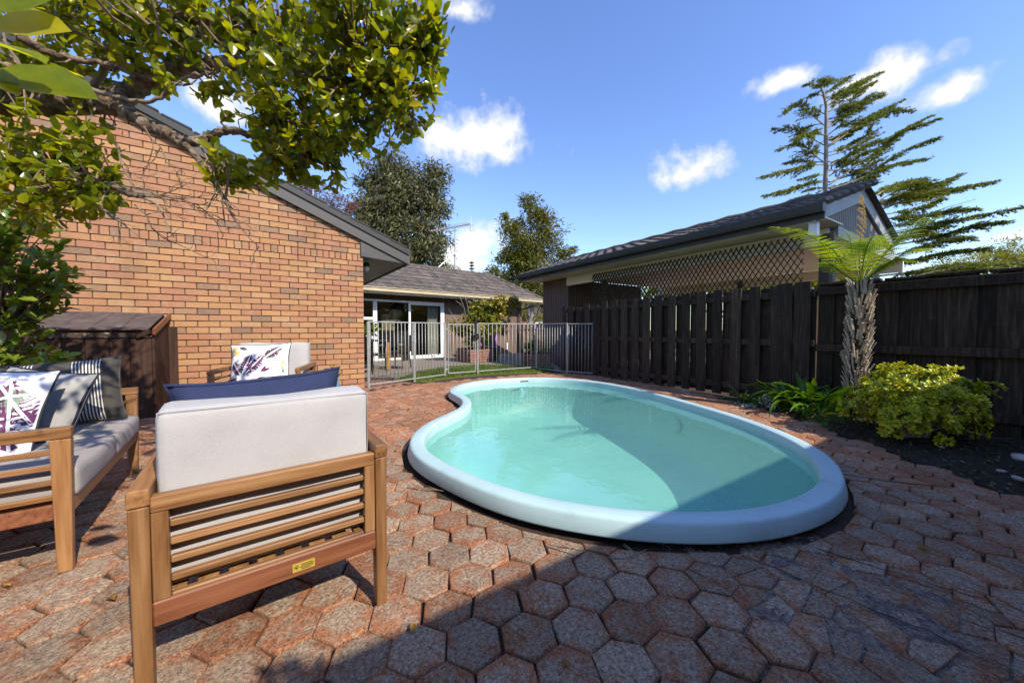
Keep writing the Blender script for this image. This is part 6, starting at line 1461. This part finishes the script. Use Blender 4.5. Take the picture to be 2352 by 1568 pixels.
V, F = scatter(LEAF_V, LEAF_F, P, D_, NR.normal(0, .5, P.shape) + [0, 0, 1], NR.uniform(.012, .04, len(P)), NR.uniform(.012, .034, len(P)))
o = put('leaf_litter', nmesh('leaf_litter', V, F, pm('litter', [(.03, .02, .01), (.10, .06, .025), (.06, .08, .015), (.2, .15, .08)], .85, 3, 0, irand=.4, hue=.8), k=3), kind='stuff'); tag(o, 'small dry leaves and green scraps strewn over the dark bed', 'leaf litter')
# soil, twigs and leaves in the gap round the pool, a few fallen leaves on the paving
P = []
for _ in range(1500):
    k = R.randrange(len(OUT)); q = RIM[k] + RN[k] * (.205 + abs(R.gauss(.02, .05))); P.append((q[0], q[1], -.03 + R.uniform(0, .02)))
P = np.array(P); V, F = scatter(LEAF_V, LEAF_F, P, NR.normal(0, 1, P.shape) * [1, 1, .25], NR.normal(0, .4, P.shape) + [0, 0, 1], NR.uniform(.008, .03, len(P)), NR.uniform(.006, .02, len(P)))
o = put('leaf_litter', nmesh('leaf_litter', V, F, pm('pool_litter', [(.03, .018, .01), (.10, .05, .025), (.2, .12, .07)], .9, 3, 0, irand=.4, hue=.8), k=3), kind='stuff'); tag(o, 'dry scraps and soil in the gap between coping and pavers', 'leaf litter')
dl = M().add([(x, y, z * 2.5) for (x, y, z) in LEAF_V], LEAF_F).mesh('fallen_leaf', MT['dead'])
for (x, y, lab) in ((-1.98, 1.35, 'yellow leaf lying under the near sofa arm'), (-1.66, 1.56, 'curled brown leaf just beyond the near sofa leg'), (-1.50, 1.30, 'dry leaf on the paving left of the near armchair'), (-1.02, .93, 'green brown leaf in the near armchair shadow at the bottom left'), (-.33, 1.14, 'small brown leaf right of the near armchair leg'), (.15, 1.05, 'small leaf in the shade at the bottom middle of the paving'), (-.95, 2.9, 'tan leaf by the left side of the pool'), (-1.3, 4.4, 'brown leaf on the far paving between the brick wall and the pool'), (1.9, 1.6, 'dark leaf on the shaded paving right of the pool')):
    o = put('fallen_leaf', dl, None, (x, y, .008), (R.gauss(0, .25), R.gauss(0, .25), R.uniform(0, 6))); o.scale = (R.uniform(.03, .055),) * 3
    tag(o, lab, 'fallen leaf', 'fallen leaves on the paving')
for (pts, lab) in (([(.18, 1.60, .02), (.32, 1.53, .035), (.46, 1.50, .02), (.60, 1.56, .025)], 'forked pale twig lying at the front edge of the pool'), ([(-.66, 2.22, .01), (-.52, 2.18, .02), (-.42, 2.16, .015)], 'thin dark stick beside the left side of the pool')):
    m = M(); q = spline(pts, 5); m.tube(q, [.004 * (1 - .6 * i / len(q)) for i in range(len(q))], 5)
    for k in range(5): i = R.randrange(2, len(q) - 2); m.tube([q[i], q[i] + Vector((R.gauss(-.04, .03), R.gauss(.02, .03), R.uniform(.01, .03)))], [.0025, .001], 4)
    o = m.build('twig', MT['twig']); tag(o, lab, 'twig')
sheet('neighbour_lawn', [(3.2, 9.5), (7.2, 3.), (30, 3.), (60, 60), (3.5, 60)], -.02, MT['lawn'], kind='structure')

sh = far_tree('added_shade_tree', 'unseen tree added right of the view to shade the carport gable', 1176, 20, [(1176, 300, 10, 10)], .1, 10, 'oak', .1, 20)  # tree outside the frame, added to throw shade on the carport gable
for c in list(sh.children): bpy.data.objects.remove(c)
sh.location = (8.3, 3.1, -.02); sh['group'] = 'trees beyond the houses'
V, F = leafball((0, 0, 6.3), (1.5, 1.5, 1.1), 3200, .24, (LEAF_V, LEAF_F), seed=21, shell=.2); put('crown', nmesh('crown', V, F, MT['oak'], k=3), sh)
M().tube(spline([(0, 0, -.1), (.1, 0, 2), (-.05, .1, 4), (0, 0, 6)], 5), [.16 - .007 * k for k in range(16)], 9).build('trunk', MT['bark'], sh, True)
